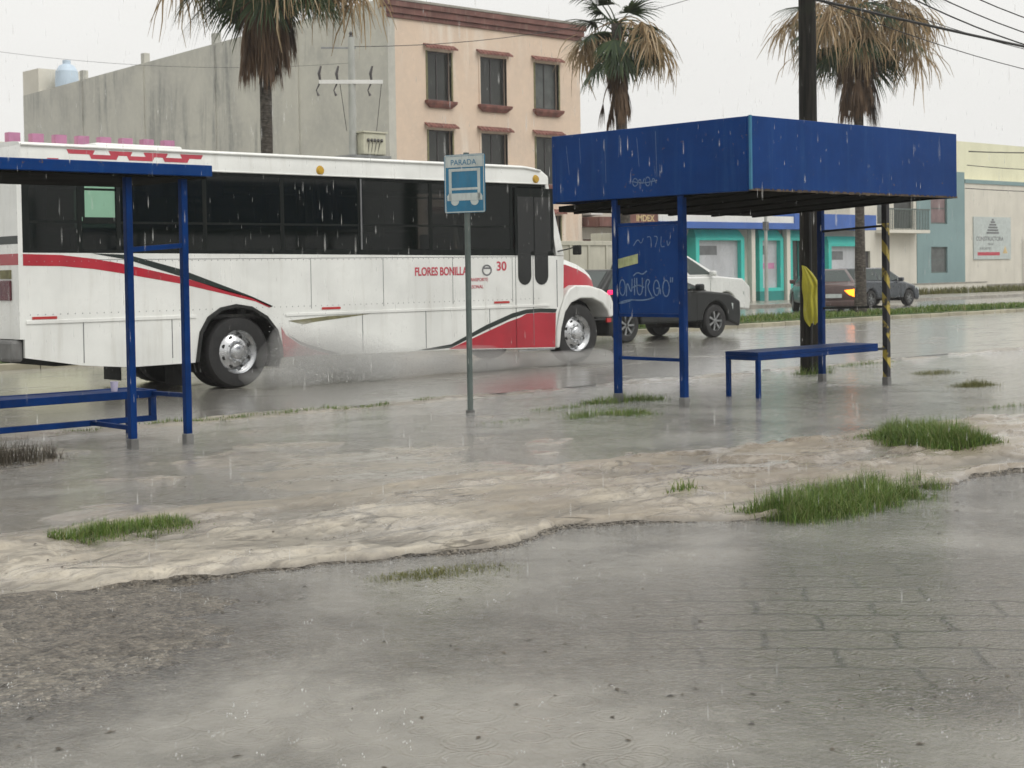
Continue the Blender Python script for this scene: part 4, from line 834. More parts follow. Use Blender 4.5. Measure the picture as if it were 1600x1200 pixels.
for p0, p1 in (((4.95, 1.07, .42), (4.865, .28, .44)), ((.23, 1.07, .42), (.25, .28, .44)), ((.23, 1.07, .18), (.25, .28, .18)), ((4.295, 1.07, .18), (4.295, .28, .18))): MB().bar(p0, p1, .04).build('bracket', M['blue2'], b)
# crumpled plastic cup left on that bench
m = MB(); m.lathe([(.0, 0), (.028, 0), (.036, .07), (.04, .095), (.036, .095), (.03, .02)], n=14, axis='z')
o = m.build('plastic_cup', paint('lilac_plastic', (.55, .52, .68, 1), .4, .1, .1, 9), smooth=True); o.location = (7.17, 13.42, .457)
tag(o, 'small pale lilac plastic cup left on the blue bench', 'cup')

# ------------------------------------------------------------------ sign, pole, bag, cables
sg = thing('bus_stop_sign', 'weathered blue bus stop sign with bus pictogram on a grey post', 'sign', (11.11, 12.745, 0), R(-72))
MB().tube([(0, 0, -.1), (0, 0, 2.86)], .032, 12).build('post', M['greypost'], sg, True)
MB().tube([(0, 0, -.1), (0, 0, .03)], .05, 12).build('post_footing', M['greybumper'], sg, True)
def rr(x0, x1, z0, z1, r, n=5):
    return arc(x1-r, z0+r, r, -90, 0, n)+arc(x1-r, z1-r, r, 0, 90, n)+arc(x0+r, z1-r, r, 90, 180, n)+arc(x0+r, z0+r, r, 180, 270, n)
MB().prism(rr(-.26, .26, 2.20, 2.84, .03), -.045, -.038).build('sign_plate', M['signblue'], sg)
wv = lambda nm, p: MB().prism(p, -.048, -.0455).build(nm, M['signwhite'], sg)
m = MB()
for q in (((-.25, .25, 2.825, 2.835), (-.25, .25, 2.205, 2.215), (-.25, -.24, 2.215, 2.825), (.24, .25, 2.215, 2.825))): m.box(q[0], q[1], -.0475, -.0455, q[2], q[3])
m.build('border', M['signwhite'], sg)
wv('header', [(-.235, 2.70), (.235, 2.70), (.235, 2.82), (-.235, 2.82)])
text('lettering', 'PARADA', .085, M['signblue'], sg, (-.175, -.0495, 2.725), ext=.0008)
# the bus pictogram, side view: frame, windows, wheels
m = MB()
for q in ((-.20, .20, 2.655, 2.685), (-.20, -.165, 2.335, 2.655), (.165, .20, 2.335, 2.655), (-.165, .165, 2.45, 2.475)): m.box(q[0], q[1], -.0478, -.0455, q[2], q[3])
m.build('pictogram', M['signwhite'], sg)
m = MB().prism([(-.22, 2.335), (-.20, 2.335), (.2, 2.335), (.225, 2.335), (.225, 2.385), (.2, 2.415), (-.2, 2.415), (-.225, 2.385)], -.0478, -.0455)
for cx_ in (-.125, .125): m.prism(arc(cx_, 2.333, .052, 180, 360, 10), -.0478, -.0455)
m.build('pictogram', M['signwhite'], sg)
MB().box(-.2, .2, -.038, -.03, 2.35, 2.38).box(-.2, .2, -.038, -.03, 2.66, 2.69).build('sign_bracket', M['steel'], sg)

pl = thing('utility_pole', 'dark tarred wooden utility pole rising behind the box-roofed shelter', 'utility pole', (18.3, 13.46, 0))
MB().tube([(0, 0, -.2), (0, 0, 2), (.01, 0, 5), (.02, 0, 9.6)], [.145, .135, .125, .105], 18).build('pole', M['pole'], pl, True)
MB().bar((.02, -1.1, 8.7), (.02, 1.1, 8.7), .1).build('crossarm', M['pole'], pl)
for y in (-1, -.5, .5, 1): MB().lathe([(.03, 0), (.05, .04), (.03, .07), (.05, .1), (.02, .15)], (.02, y, 8.75), 'z', 10).build('insulator', M['insul'], pl, True)
MB().lathe([(.15, 0), (.16, .02), (.15, .04)], (0, 0, 5.55), 'z', 18).build('clamp', M['steel'], pl)
MB().tube([(-.1, -.1, .0), (-.1, -.1, 3.2)], .018, 8).build('conduit', M['cable'], pl)
bg = MB(); nu, nv = 26, 26; vs = []
for side in (0, 1):                     # two crumpled walls of a limp bag, joined round the rim; local y runs to the right as seen from the street
    for j in range(nv):
        t = j/(nv-1); xl = -.125+.035*t**1.5+.05*max(0, (t-.86)/.14)**2; xr = -.105+.235*min(1, t/.36)**.8+.012*math.sin(t*9)-.06*max(0, (t-.88)/.12)**2
        for i in range(nu):
            u = i/(nu-1); e_ = math.sin(math.pi*u)**.6*min(1, t*3)*min(1, (1-t)*7)
            fold = .014*math.sin(u*15+t*2.2)+.010*math.sin(u*7-t*5+1)+.007*math.sin(u*23+t*6)
            vs.append(((.030*e_+fold*e_)*(1 if side == 0 else -.6), xl+(xr-xl)*u+.006*math.sin(t*14+u*5), 1.57-.85*t+.035*(u-.5)*(t > 0)-.02*math.sin(u*9)*t))
q_ = lambda sd, j, i: sd*nu*nv+j*nu+i
bg.add(vs, [(q_(sd, j, i), q_(sd, j, i+1), q_(sd, j+1, i+1), q_(sd, j+1, i)) for sd in (0, 1) for j in range(nv-1) for i in range(nu-1)]+[(q_(0, nv-1, i), q_(0, nv-1, i+1), q_(1, nv-1, i+1), q_(1, nv-1, i)) for i in range(nu-1)])
o = bg.build('plastic_bag', M['bag'], None, True, angle=80); o.location = (18.3-.185, 13.46-.155, 0); o.rotation_euler = (0, 0, R(225))
tag(o, 'limp yellow plastic bag tied to the dark utility pole', 'bag')

def cable(label, a, b, sag, r, n=24, group='overhead cables'):
    pts = [(a[0]+(b[0]-a[0])*t, a[1]+(b[1]-a[1])*t, a[2]+(b[2]-a[2])*t-sag*4*t*(1-t)) for t in [i/n for i in range(n+1)]]
    return tag(MB().tube(pts, r, 6).build('overhead_cable', M['cable'], None, True), label, 'cable', group)
cable('thickest dark cable running from the utility pole across the palm to the right', (18.3, 13.34, 5.40), (66, 13.6, 6.0), .52, .022)
for lb_, z_, sg_, r_ in (('second cable above the thickest one at the upper right', 6.2, 1.0, .012), ('third cable above the thickest one at the upper right', 6.45, 1.05, .010), ('topmost cable near the upper right corner', 6.75, 1.1, .010), ('faint thin cable hanging below the thickest one at the upper right', 5.42, .60, .007)):
    cable(lb_, (18.3, 13.36, z_), (36.3, 13.6, z_), sg_, r_)
cable('highest sagging cable before the yellow upper wall', (66.2, 39.3, 6.95), (95, 38.0, 9.3), .5, .03, group='cables by the white building')
cable('middle sagging cable before the yellow upper wall', (66.2, 39.4, 6.3), (95, 38.0, 8.3), .7, .02, group='cables by the white building')
cable('lowest sagging cable crossing the white wall top', (66.2, 39.5, 5.2), (95, 38.0, 6.6), .5, .02, group='cables by the white building')
cable('very thin cable between the pole cables and the thickest one', (18.3, 13.4, 5.75), (36.3, 13.7, 5.9), .62, .006)
cable('thin slack cable strung before the peach facade', (28.9, 38.5, 8.6), (44.5, 37.0, 11.8), .5, .012, group='cables by the corner building')
cable('thin cable from the transformer pole along the grey wall', (28.9, 38.5, 8.1), (12, 44, 9.2), .8, .005, group='cables by the corner building')

tp = thing('transformer_pole', 'pale concrete power pole with transformer box before the stained grey wall', 'utility pole', (28.9, 38.5, .14))
MB().tube([(0, 0, -.1), (0, 0, 8.75)], [.17, .10], 14).build('pole', M['polecon'], tp, True)
MB().bar((-.85, .55, 7.36), (.75, -.6, 7.36), .12, .12).build('crossarm', M['white'], tp)
MB().bar((-.75, .55, 8.42), (.12, -.08, 8.42), .05, .05).build('top_bracket', M['steel'], tp)
for t in (-.8, -.36, .5):
    MB().tube([(t*1.0, -t*.7, 7.42), (t-.04, -t*.7, 7.62), (t+.06, -t*.7+.03, 7.86)], [.035, .05, .03], 8).build('fuse_cutout', M['insul'], tp, True)
    MB().tube([(t, -t*.7, 7.36), (t-.15, -t*.7, 7.1), (t-.1, -t*.7-.05, 6.93)], [.03, .02, .045], 8).build('insulator', M['insul'], tp, True)
MB().lathe([(.05, 0), (.07, .05), (.05, .1), (.07, .15), (.04, .2)], (0, 0, 8.72), 'z', 10).build('top_insulator', M['insul'], tp, True)
e = MB().box(.10, .98, -.42, .28, 5.1, 5.78).build('transformer', M['transf'], tp, bevel=.04)
MB().box(.06, 1.02, -.46, .32, 5.78, 5.83).build('lid', M['transf'], e); MB().box(-.4, 1.15, -.45, .4, 5.0, 5.08).build('platform', M['steel'], tp)
for i in range(5):
    MB().lathe([(.03, 0), (.05, -.05), (.03, -.1)], (.27+i*.13, -.44, 5.60), 'z', 8).build('bushing', M['insul'], e)
m = MB()
for i in range(4): m.tube([(.3+i*.14, -.45, 5.5), (.22+i*.1, -.35, 4.6), (.1+i*.04, -.2, 3.4)], .010, 5)
for q in (-.3, .75): m.tube([(q, -q*.7, 7.3), (q*.8+.1, -q*.4, 5.85)], .010, 5)
m.build('lead_wire', M['cable'], tp)

# ------------------------------------------------------------------ palms
def palm(label, X, Y, zb, tr, seed, nlive, ndead, ntan, lp, lb, deadlen=1.0, lean=(0, 0), trunk_top=None):
    rd = random.Random(seed); root = thing('palm_tree', label, 'palm tree', (X, Y, .15), 0, 'palms on the median')
    zb -= .15
    pts = [(lean[0]*t*t, lean[1]*t*t, zb*t) for t in [i/10 for i in range(11)]]
    MB().tube(pts, [tr*(1.25-.35*min(1, i/3)+(.02*(i % 2))) for i in range(11)], 16).build('trunk', M['trunk'], root, True)
    bud = Vector((lean[0], lean[1], zb))
    def frond(mb, pet, az, el, L, B, fan, nb, droop, bw, curl=0.5, down=0):
        d = Vector((math.cos(az)*math.cos(el), math.sin(az)*math.cos(el), math.sin(el))); p = bud+Vector((rd.gauss(0, .05)-lean[0]*down/zb*1.6, rd.gauss(0, .05)-lean[1]*down/zb*1.6, rd.uniform(-.35, .12)-down)); pl_ = [p.copy()]
        for i in range(6):
            p = p+d*(L/6); d = (d+Vector((0, 0, -droop*.16))).normalized(); pl_.append(p.copy())
        pet.tube(pl_, [.022-.002*i for i in range(7)], 5)
        side = d.cross(Vector((0, 0, 1))); side = side.normalized() if side.length > .05 else Vector((math.sin(az), -math.cos(az), 0)); upn = side.cross(d)
        for k in range(nb):
            u = (k+.5)/nb*2-1; a = u*fan+rd.gauss(0, .03); dv = (d*math.cos(a)+side*math.sin(a)+upn*(.18*math.cos(u*3))).normalized(); LL = B*(.72+.28*math.cos(u*1.3))*rd.uniform(.88, 1.08)
            q = p.copy(); w0 = bw; ring = []
            wd = dv.cross(upn).normalized()
            for s_ in range(5):
                ww = w0*(1, 1.15, .9, .5, .06)[s_]*.5; ring += [q-wd*ww, q+wd*ww]
                q = q+dv*(LL/4); dv = (dv+Vector((rd.gauss(0, .05), rd.gauss(0, .05), -curl*(.18+.22*s_)))).normalized()
            mb.add(ring, [(0, 1, 3, 2), (2, 3, 5, 4), (4, 5, 7, 6), (6, 7, 9, 8)])
    g, gp = MB(), MB(); dd, dp = MB(), MB()
    for i in range(nlive):
        el = R(rd.uniform(-48, 70)); frond(g, gp, i*2.4+rd.gauss(0, .2), el, lp*rd.uniform(.8, 1.15), lb*rd.uniform(.85, 1.1), R(rd.uniform(60, 95)), 34, .8, .05, .5)
    for i in range(ndead):
        t = i/max(1, ndead-1); el = R(rd.uniform(-72, -30)); frond(dd, dp, i*2.4+rd.gauss(0, .4), el, lp*rd.uniform(.45, .85), lb*rd.uniform(.65, .95), R(rd.uniform(14, 32)), 22, 2.4, .045, 1.5, down=t*deadlen)
    cr = g.build('crown', M['fgreen'], root); gp.build('leaf_stalk', M['fgreen'], cr, True)
    sk = dd.build('dead_frond_skirt', M['fdead'], root); dp.build('leaf_stalk', M['fdead'], sk, True)
    ft = MB()
    for i in range(ntan):
        az = rd.uniform(0, 6.283); p = bud.copy(); d = Vector((math.cos(az)*.8, math.sin(az)*.8, rd.uniform(.1, .6))).normalized(); pl_ = [p.copy()]; L = (lp+lb*.75)*rd.uniform(.8, 1.1)
        for j in range(8):
            p = p+d*(L/8); d = (d+Vector((0, 0, -.24))).normalized(); pl_.append(p.copy())
        ft.tube(pl_, [.02-.0018*j for j in range(9)], 5)
        for j in range(120):
            q = pl_[rd.randrange(5, 9)].copy(); dv = Vector((rd.gauss(0, .5), rd.gauss(0, .5), rd.uniform(-.8, .1))).normalized(); ln = rd.uniform(.4, 1.6)*lb*.9; ring = []; wd = Vector((rd.gauss(0, 1), rd.gauss(0, 1), 0)).normalized()
            for s_ in range(5):
                ww = .032*(1, .9, 1.2, .8, .3)[s_]*.5; ring += [q-wd*ww, q+wd*ww]; q = q+dv*ln/4; dv = (dv+Vector((rd.gauss(0, .22), rd.gauss(0, .22), -.75))).normalized()
            ft.add(ring, [(0, 1, 3, 2), (2, 3, 5, 4), (4, 5, 7, 6), (6, 7, 9, 8)])
    ft.build('flower_stalk', M['ftan'], root)
    return root
palm('palm with thick brown skirt before the grey wall, crown cut by the top', 17.5, 26.2, 8.5, .135, 4, 30, 100, 6, 1.3, 1.25, 1.3)
palm('palm behind the deep blue roof with hanging brown fronds, middle of three', 27.85, 26.0, 7.6, .15, 9, 22, 34, 6, .82, .9, 1.3, (-.12, .1))
palm('palm with many tan flower stalks beside the wooden pole, rightmost of three', 38.1, 26.2, 9.1, .15, 21, 36, 54, 12, 1.5, 1.25, 1.7)

# ------------------------------------------------------------------ buildings
G = .14
cb = thing('corner_building', 'three storey corner building with peach front and stained grey side wall', 'building', (32.3, 41.0, G))
FW, FH = 9.2, 10.6
wx = [(1.72, 2.80), (4.15, 5.42), (6.85, 8.05)]
rows = [(7.52, 9.22), (4.75, 6.50), (1.9, 3.6)]
holes = [(a, b, z0-G, z1-G) for a, b in wx for z0, z1 in rows]
MB().wall(.02, FW, 0, FH, .0, .3, holes).build('front_wall', M['peach'], cb)
MB().add([(0, -.02, 0), (0, 27.6, 0), (0, 27.6, 10.0), (0, -.02, 10.72), (.3, -.02, 0), (.3, 27.6, 0), (.3, 27.6, 10.0), (.3, -.02, 10.72)], [(0, 1, 2, 3), (4, 7, 6, 5), (0, 3, 7, 4), (1, 5, 6, 2), (3, 2, 6, 7), (0, 4, 5, 1)]).build('side_wall', M['greywall'], cb)
MB().box(.3, FW, .3, 27.6, 9.4, 9.5).box(FW-.3, FW, .3, 27.6, 0, 9.9).box(.3, FW, 27.3, 27.6, 0, 9.9).build('roof', M['greywall'], cb)
m = MB().box(-.06, FW+.14, -.14, .0, 10.2, 10.42).box(-.08, FW+.2, -.2, .32, 10.42, 10.62).box(-.04, FW+.08, -.07, 0, 10.05, 10.2); m.build('cornice', M['brown'], cb, bevel=.02)
MB().box(-.09, FW+.22, -.22, .34, 10.62, 10.70).build('cornice_cap', M['kerb'], cb)
for y in (5.2, 10.8, 16.3, 21.7): MB().box(-.05, .0, y, y+.28, 0, 10.72-.026*y-.06).build('pilaster', M['greywall'], cb)
for y in (10.8, 16.3, 21.7): MB().box(.02, .28, y, y+.28, 10.72-.026*y-.1, 10.72-.026*y+.42).build('roof_post', M['greywall'], cb)
MB().box(.01, 2.3, 26.0, 27.6, 9.5, 11.12).build('stair_room', M['cream'], cb)
for i, (a, b) in enumerate(wx):
    for j, (z0, z1) in enumerate(rows):
        z0 -= G; z1 -= G
        f = MB().wall(a, b, z0, z1, .14, .2, [(a+.06, (a+b)/2-.025, z0+.06, z1-.06), ((a+b)/2+.025, b-.06, z0+.06, z1-.06)]).build('window', M['insul'], cb)
        MB().box(a+.06, b-.06, .165, .175, z0+.06, z1-.06).build('pane', M['darkpane' if (i, j) != (2, 0) else 'greypane'], f)
        for q in (a-.06, b): MB().box(q, q+.06, -.03, .1, z0, z1).build('jamb', M['khaki'] if i != 1 else M['peach'], f)
        # tiled hood above, bowl shaped sill below
        n = 9; h_ = MB()
        for k in range(n):
            x = a-.18+(b-a+.36)*k/n; w_ = (b-a+.36)/n
            h_.hexa([(x+.01, -.22, z1+.05), (x+w_-.01, -.22, z1+.05), (x+w_-.01, -.002, z1+.2), (x+.01, -.002, z1+.2)], [(x+.02, -.22, z1+.11), (x+w_-.02, -.22, z1+.11), (x+w_-.02, -.002, z1+.24), (x+.02, -.002, z1+.24)])
        h_.build('window_hood', M['tile'], f)
        c_ = (a+b)/2; hw = (b-a)/2+.15
        MB().loft([[(c_-hw, -.20, z0-.02), (c_+hw, -.20, z0-.02), (c_+hw, -.002, z0-.02), (c_-hw, -.002, z0-.02)], [(c_-hw*.97, -.18, z0-.12), (c_+hw*.97, -.18, z0-.12), (c_+hw*.97, -.002, z0-.12), (c_-hw*.97, -.002, z0-.12)], [(c_-hw*.72, -.08, z0-.27), (c_+hw*.72, -.08, z0-.27), (c_+hw*.72, -.002, z0-.27), (c_-hw*.72, -.002, z0-.27)]]).build('window_sill', M['tile'], f, bevel=.02)
tk = MB().lathe([(0, 0), (.62, 0), (.64, .1), (.62, .2), (.64, .3), (.62, .4), (.64, .55), (.62, .7), (.60, .85), (.42, 1.0), (.22, 1.05), (.22, 1.15), (0, 1.17)], n=28, axis='z').build('water_tank', M['tank'], None, True)
tk.location = (33.3, 66.15, 9.645); tk.scale = (.84, .84, 1.70); tag(tk, 'pale blue plastic water tank on the grey building roof', 'water tank')

# low yellow school wall with pink merlons, mostly behind the bus
yb = thing('yellow_building', 'low yellow building with row of pink merlons behind the bus rear', 'building', (6.0, 40.5, G))
MB().box(0, 18.2, 0, 7.0, 0, 5.18).build('wall', M['yellowwall'], yb)
for i in range(26):
    if i % 1 == 0: MB().box(.2+i*.69, .54+i*.69, 0.0, .25, 5.182, 5.46).build('merlon', M['pink'], yb)
for i in range(5): f = MB().box(1.2+i*3.4, 2.6+i*3.4, -.03, .02, 1.1, 2.6).build('window', M['cream'], yb); MB().box(1.28+i*3.4, 2.52+i*3.4, -.045, -.03, 1.18, 2.52).build('pane', M['darkpane'], f)

# small shop with brown canopy and sign
sp = thing('shop', 'small shop with brown canopy and gold letters on a brown sign', 'shop', (41.75, 41.4, G))
MB().wall(0, 3.0, 0, 5.3, 0, .2, [(.2, 1.6, 0, 2.6), (.35, 1.0, 3.75, 4.5), (1.35, 2.5, 3.7, 4.6)]).box(0, 3.0, .2, 6, 5.1, 5.3).box(0, .2, .2, 6, 0, 5.1).box(2.8, 3.0, .2, 6, 0, 5.1).build('wall', M['cream'], sp)
MB().box(-.1, 3.05, -1.2, -.002, 3.05, 3.42).build('canopy', M['brown'], sp, bevel=.02)
MB().box(.2, 1.6, .14, .18, 0, 2.6).build('doorway', M['brown'], sp); MB().box(1.05, 1.35, .10, .14, .1, 2.5).build('door', M['teal2'], sp)
MB().box(.35, 1.0, .1, .14, 3.75, 4.5).build('window', M['white'], sp); MB().box(1.35, 2.5, .1, .14, 3.7, 4.6).build('window', M['greypane'], sp)
m = MB()
for i in range(7): m.box(1.4+i*.16, 1.44+i*.16, .02, .06, 3.7, 4.0)
m.build('railing', M['white'], sp)
e = MB().box(.1, .75, -.55, -.05, 3.5, 4.15).build('air_conditioner', M['white'], sp, bevel=.02); MB().lathe([(.24, 0), (.2, -.02), (0, -.02)], (.42, -.552, 3.83), 'y', 20).build('fan_grille', M['greybumper'], e)
e = MB().box(1.15, 3.0, -1.34, -1.22, 3.1, 3.95).build('shop_sign', M['brown'], sp); text('lettering', 'IMDEX', .33, M['gold'], sp, (1.75, -1.345, 3.27), sx=1.05, bold=.008)

# teal storefront
ts = thing('teal_shop', 'single storey shop with teal bays and blue fascia board', 'shop', (44.9, 41.0, G))
bays = [(2.6, 5.7, .45, 2.95, 'graphic'), (6.7, 8.35, .40, 2.95, 'graphic'), (8.75, 10.6, .0, 2.95, 'door'), (11.6, 14.3, .45, 2.70, 'graphic'), (.3, 1.6, .4, 2.9, 'graphic')]
MB().wall(0, 14.6, 0, 3.02, .0, .25, [(a+.25, b-.25, z0+.12, z1-.38) for a, b, z0, z1, k in bays]).box(0, 14.6, .25, 8, 2.9, 3.02).build('wall', M['cream'], ts)
MB().box(-.02, 8.62, -.9, .3, 3.022, 3.28).build('fascia', M['fasciablue'], ts); MB().box(-.02, 8.62, -.85, .3, 3.282, 3.56).build('parapet', M['white'], ts)
MB().box(8.63, 14.7, -.9, .3, 3.022, 3.70).build('fascia', M['fasciablue'], ts)
for a, b, z0, z1, kd in bays:
    e = MB().wall(a, b, z0, z1-.3, -.5, -.002, [(a+.22, b-.22, z0+.14, z1-.40)]).build('bay', M['teal'], ts)
    MB().hexa([(a, -.5, z1-.298), (b, -.5, z1-.298), (b, -.002, z1-.298), (a, -.002, z1-.298)], [(a+.15, -.3, z1+.05), (b-.15, -.3, z1+.05), (b-.15, -.002, z1+.05), (a+.15, -.002, z1+.05)]).build('bay_hood', M['teal'], e)
    if kd == 'graphic':
        MB().box(a+.2, b-.2, -.30, -.26, z0+.14, z1-.40).build('display_panel', M['graphic'], e)
        MB().box(a+.45, (a+b)/2, -.303, -.301, z1-1.0, z1-.62).build('picture', M['greytext'], e)
        if a > 6 and a < 7: MB().box(a+.4, b-.4, -.305, -.301, 1.35, 1.6).build('picture_band', M['pink'], e)
        MB().hexa([(a, -.5, max(.0, z0-.4)), (b, -.5, max(.0, z0-.4)), (b, -.002, max(0, z0-.4)), (a, -.002, max(0, z0-.4))], [(a, -.5, z0), (b, -.5, z0), (b, -.002, z0), (a, -.002, z0)]).build('plinth', M['teal2'], e)
    else:
        MB().box(a+.22, b-.22, -.1, -.06, 0, z1-.4).build('door_pane', M['darkpane'], e); m = MB()
        for i in range(4): m.box(a+.3+i*.4, a+.34+i*.4, -.14, -.1, 0, z1-.4)
        m.build('door_bar', M['teal2'], e)
for x in (6.15, 8.55): MB().box(x-.12, x+.12, -.62, -.38, -.05, 3.02).build('column', M['cream'], ts)
sp_ = thing('street_pole', 'slim pale pole standing before the teal shop bays', 'pole', (49.6, 38.6, G)); MB().tube([(0, 0, -.05), (0, 0, 3.6)], [.08, .06], 10).build('pole', M['polecon'], sp_, True); MB().box(-.09, .09, -.09, .09, 2.9, 3.25).build('junction_box', M['greybumper'], sp_)

# cream house with balcony, blue-grey block, white building
hb = thing('cream_house', 'cream house with dark barred balcony beside the blue-grey block', 'house', (60.3, 42.0, G))
MB().wall(0, 5.55, 0, 5.6, 0, .25, [(.4, 1.6, .0, 2.1), (2.2, 3.2, 3.4, 5.2), (3.6, 5.3, 3.2, 5.3)]).box(0, 5.55, .25, 7, 5.4, 5.6).box(5.3, 5.55, .25, 7, 0, 5.4).box(0, .2, .25, 7, 0, 5.4).build('wall', M['cream'], hb)
MB().box(.4, 1.6, .12, .18, 0, 2.1).build('door', M['insul'], hb); MB().box(2.2, 3.2, .12, .18, 3.4, 5.2).build('window', M['greypane'], hb); MB().box(3.6, 5.3, .14, .2, 3.2, 5.3).build('window', M['darkpane'], hb)
m = MB().box(2.0, 5.5, -.8, -.002, 2.95, 3.1).build('balcony', M['cream'], hb)
g = MB().box(2.0, 5.5, -.8, -.75, 4.05, 4.12)
for i in range(26): g.box(2.03+i*.135, 2.06+i*.135, -.79, -.76, 3.1, 4.05)
g.build('railing', M['greypost'], m)
gb = thing('bluegrey_block', 'blue-grey two storey block with two small square windows', 'building', (65.9, 42.0, G))
MB().wall(0, 4.4, 0, 6.1, 0, .25, [(1.25, 2.75, 3.45, 5.0), (1.25, 2.75, 1.0, 2.3)]).box(0, 4.4, .25, 8, 5.9, 6.1).box(0, .25, .25, 8, 0, 5.9).box(4.15, 4.4, .25, 8, 0, 5.9).build('wall', M['bluegrey'], gb)
for z0, z1, mt in ((3.45, 5.0, 'pinkcurtain'), (1.0, 2.3, 'greypane')):
    if mt == 'pinkcurtain': M[mt] = paint('pinkish_curtain_pane', (.22, .15, .15, 1), .4, .15, .2, 2)
    f = MB().wall(1.25, 2.75, z0, z1, .08, .14, [(1.32, 2.68, z0+.07, (z0+z1)/2-.02), (1.32, 2.68, (z0+z1)/2+.02, z1-.07)]).build('window', M['greypost'], gb)
    MB().box(1.32, 2.68, .10, .12, (z0+z1)/2+.02, z1-.07).box(1.32, 2.68, .10, .12, z0+.07, (z0+z1)/2-.02).build('pane', M[mt], f)
wb = thing('white_building', 'white blank walled building with company signboard and yellow upper storey', 'building', (70.31, 42.0, G))
MB().box(0, 22, 0, 9, 0, 5.75).build('wall', M['cream'], wb); MB().box(.05, 22, .6, 9, 5.752, 7.75).build('upper_storey', M['yellowwall'], wb)
MB().box(-.02, 22, -.03, 0, 0, .35).build('plinth', M['kerb'], wb); MB().box(0, 22, -.05, .0, 5.55, 5.75).build('coping', M['bluegrey'], wb)
e = MB().box(.75, 4.45, -.06, -.002, 1.65, 3.85).build('signboard', M['signwhite'], wb)
m = MB()
for i, (zz, hw) in enumerate(((2.98, .62), (3.12, .54), (3.26, .45), (3.40, .34), (3.54, .22), (3.66, .10))): m.box(2.62-hw, 2.62+hw, -.066, -.06, zz, zz+.09)
m.build('pyramid_emblem', M['greytext'], e)
text('lettering', 'CONSTRUCTORA', .30, M['greytext'], e, (.95, -.062, 2.62), bold=.006, sx=1.12); text('lettering', 'VENTAS', .16, M['greytext'], e, (2.1, -.062, 2.38)); text('lettering', 'INFORMES', .18, M['greytext'], e, (1.3, -.062, 2.15), sx=1.4)
MB().box(1.1, 3.3, -.065, -.06, 1.85, 2.02).build('red_bar', M['redtext'], e); MB().prism([(3.6, 1.95), (4.1, 1.95), (3.85, 2.35)], -.065, -.06).build('triangle_mark', M['gold'], e)
e = thing('drain_pipe', 'thin dark pipe standing against the white wall at the right border', 'pipe', (76.1, 41.85, G)); MB().tube([(0, 0, 0), (0, 0, 2.8)], .045, 8).build('pipe', M['cable'], e)
e = thing('low_wall', 'low cream garden wall before the blue-grey block', 'wall', (62.5, 40.9, G)); MB().box(0, 8.0, 0, .2, 0, .48).build('masonry', M['cream'], e); MB().box(-.03, 8.03, -.03, .23, .48, .53).build('coping', M['kerb'], e)
bx = thing('far_block', 'plain pale block beyond the white building', 'building', (92.5, 43.0, G)); MB().box(0, 30, 0, 10, 0, 6.5).build('wall', M['cream'], bx); MB().box(-.1, 30.1, -.1, 10.1, 6.5, 6.7).build('roof', M['kerb'], bx)

# ------------------------------------------------------------------ rain, splashes, spray, haze
def watershader(name, op):
    k = N(name); a = k.bsdf((.8, .8, .78, 1), .1); t = k.n('ShaderNodeBsdfTransparent'); ms = k.n('ShaderNodeMixShader'); k.put(ms.inputs[0], k.math('MULTIPLY', k.rng(k.noise(k.coord(), 3, 2), .3, .7), op)); k.l(t.outputs[0], ms.inputs[1]); k.l(a, ms.inputs[2]); return k.done(ms.outputs[0])
rd = random.Random(5); m = MB()
for _ in range(4200):
    d_ = 3.2+22*rd.random()**1.1; a = rd.uniform(-.48, .48); fx, fy = .678, .735; x = fx*d_+fy*d_*a; y = fy*d_-fx*d_*a; z = rd.uniform(.1, 1.55+d_*.22)
    L = rd.uniform(.025, .06); r_ = rd.uniform(.0008, .0017); vs = [(x, y, z+L)]+[(x+r_*math.cos(q*1.2566), y+r_*math.sin(q*1.2566), z+L*.3) for q in range(5)]+[(x, y, z)]
    m.add(vs, [(0, 1+q, 1+(q+1) % 5) for q in range(5)]+[(6, 1+(q+1) % 5, 1+q) for q in range(5)])
tag(m.build('rain', watershader('raindrop', .45), None, True), 'raindrops falling through the air', 'rain', kind='stuff')
m = MB(); cnt = 0
while cnt < 1700:
    d_ = 4.3+14*rd.random()**1.25; a = rd.uniform(-.40, .40); x = .678*d_+.735*d_*a; y = .735*d_-.678*d_*a
    if y > 14.3: continue
    cnt += 1; z = max(0, hz(x, y)); s_ = rd.uniform(.4, 1.15); 
    for q in range(rd.randint(2, 5)):
        aa = rd.uniform(0, 6.28); rr_ = rd.uniform(.0, .022)*s_; hh = rd.uniform(.004, .026)*s_; w_ = .0026*s_; bx_, by_ = x+rr_*math.cos(aa), y+rr_*math.sin(aa); bz = z+hh
        m.add([(bx_+w_, by_, bz), (bx_, by_+w_, bz), (bx_-w_, by_, bz), (bx_, by_-w_, bz), (bx_, by_, bz+w_*1.6), (bx_, by_, bz-w_*1.6)], [(0, 1, 4), (1, 2, 4), (2, 3, 4), (3, 0, 4), (1, 0, 5), (2, 1, 5), (3, 2, 5), (0, 3, 5)])
tag(m.build('splashes', watershader('splash_drop', .7), None, True), 'small splashes where raindrops hit the water', 'splashes', kind='stuff')
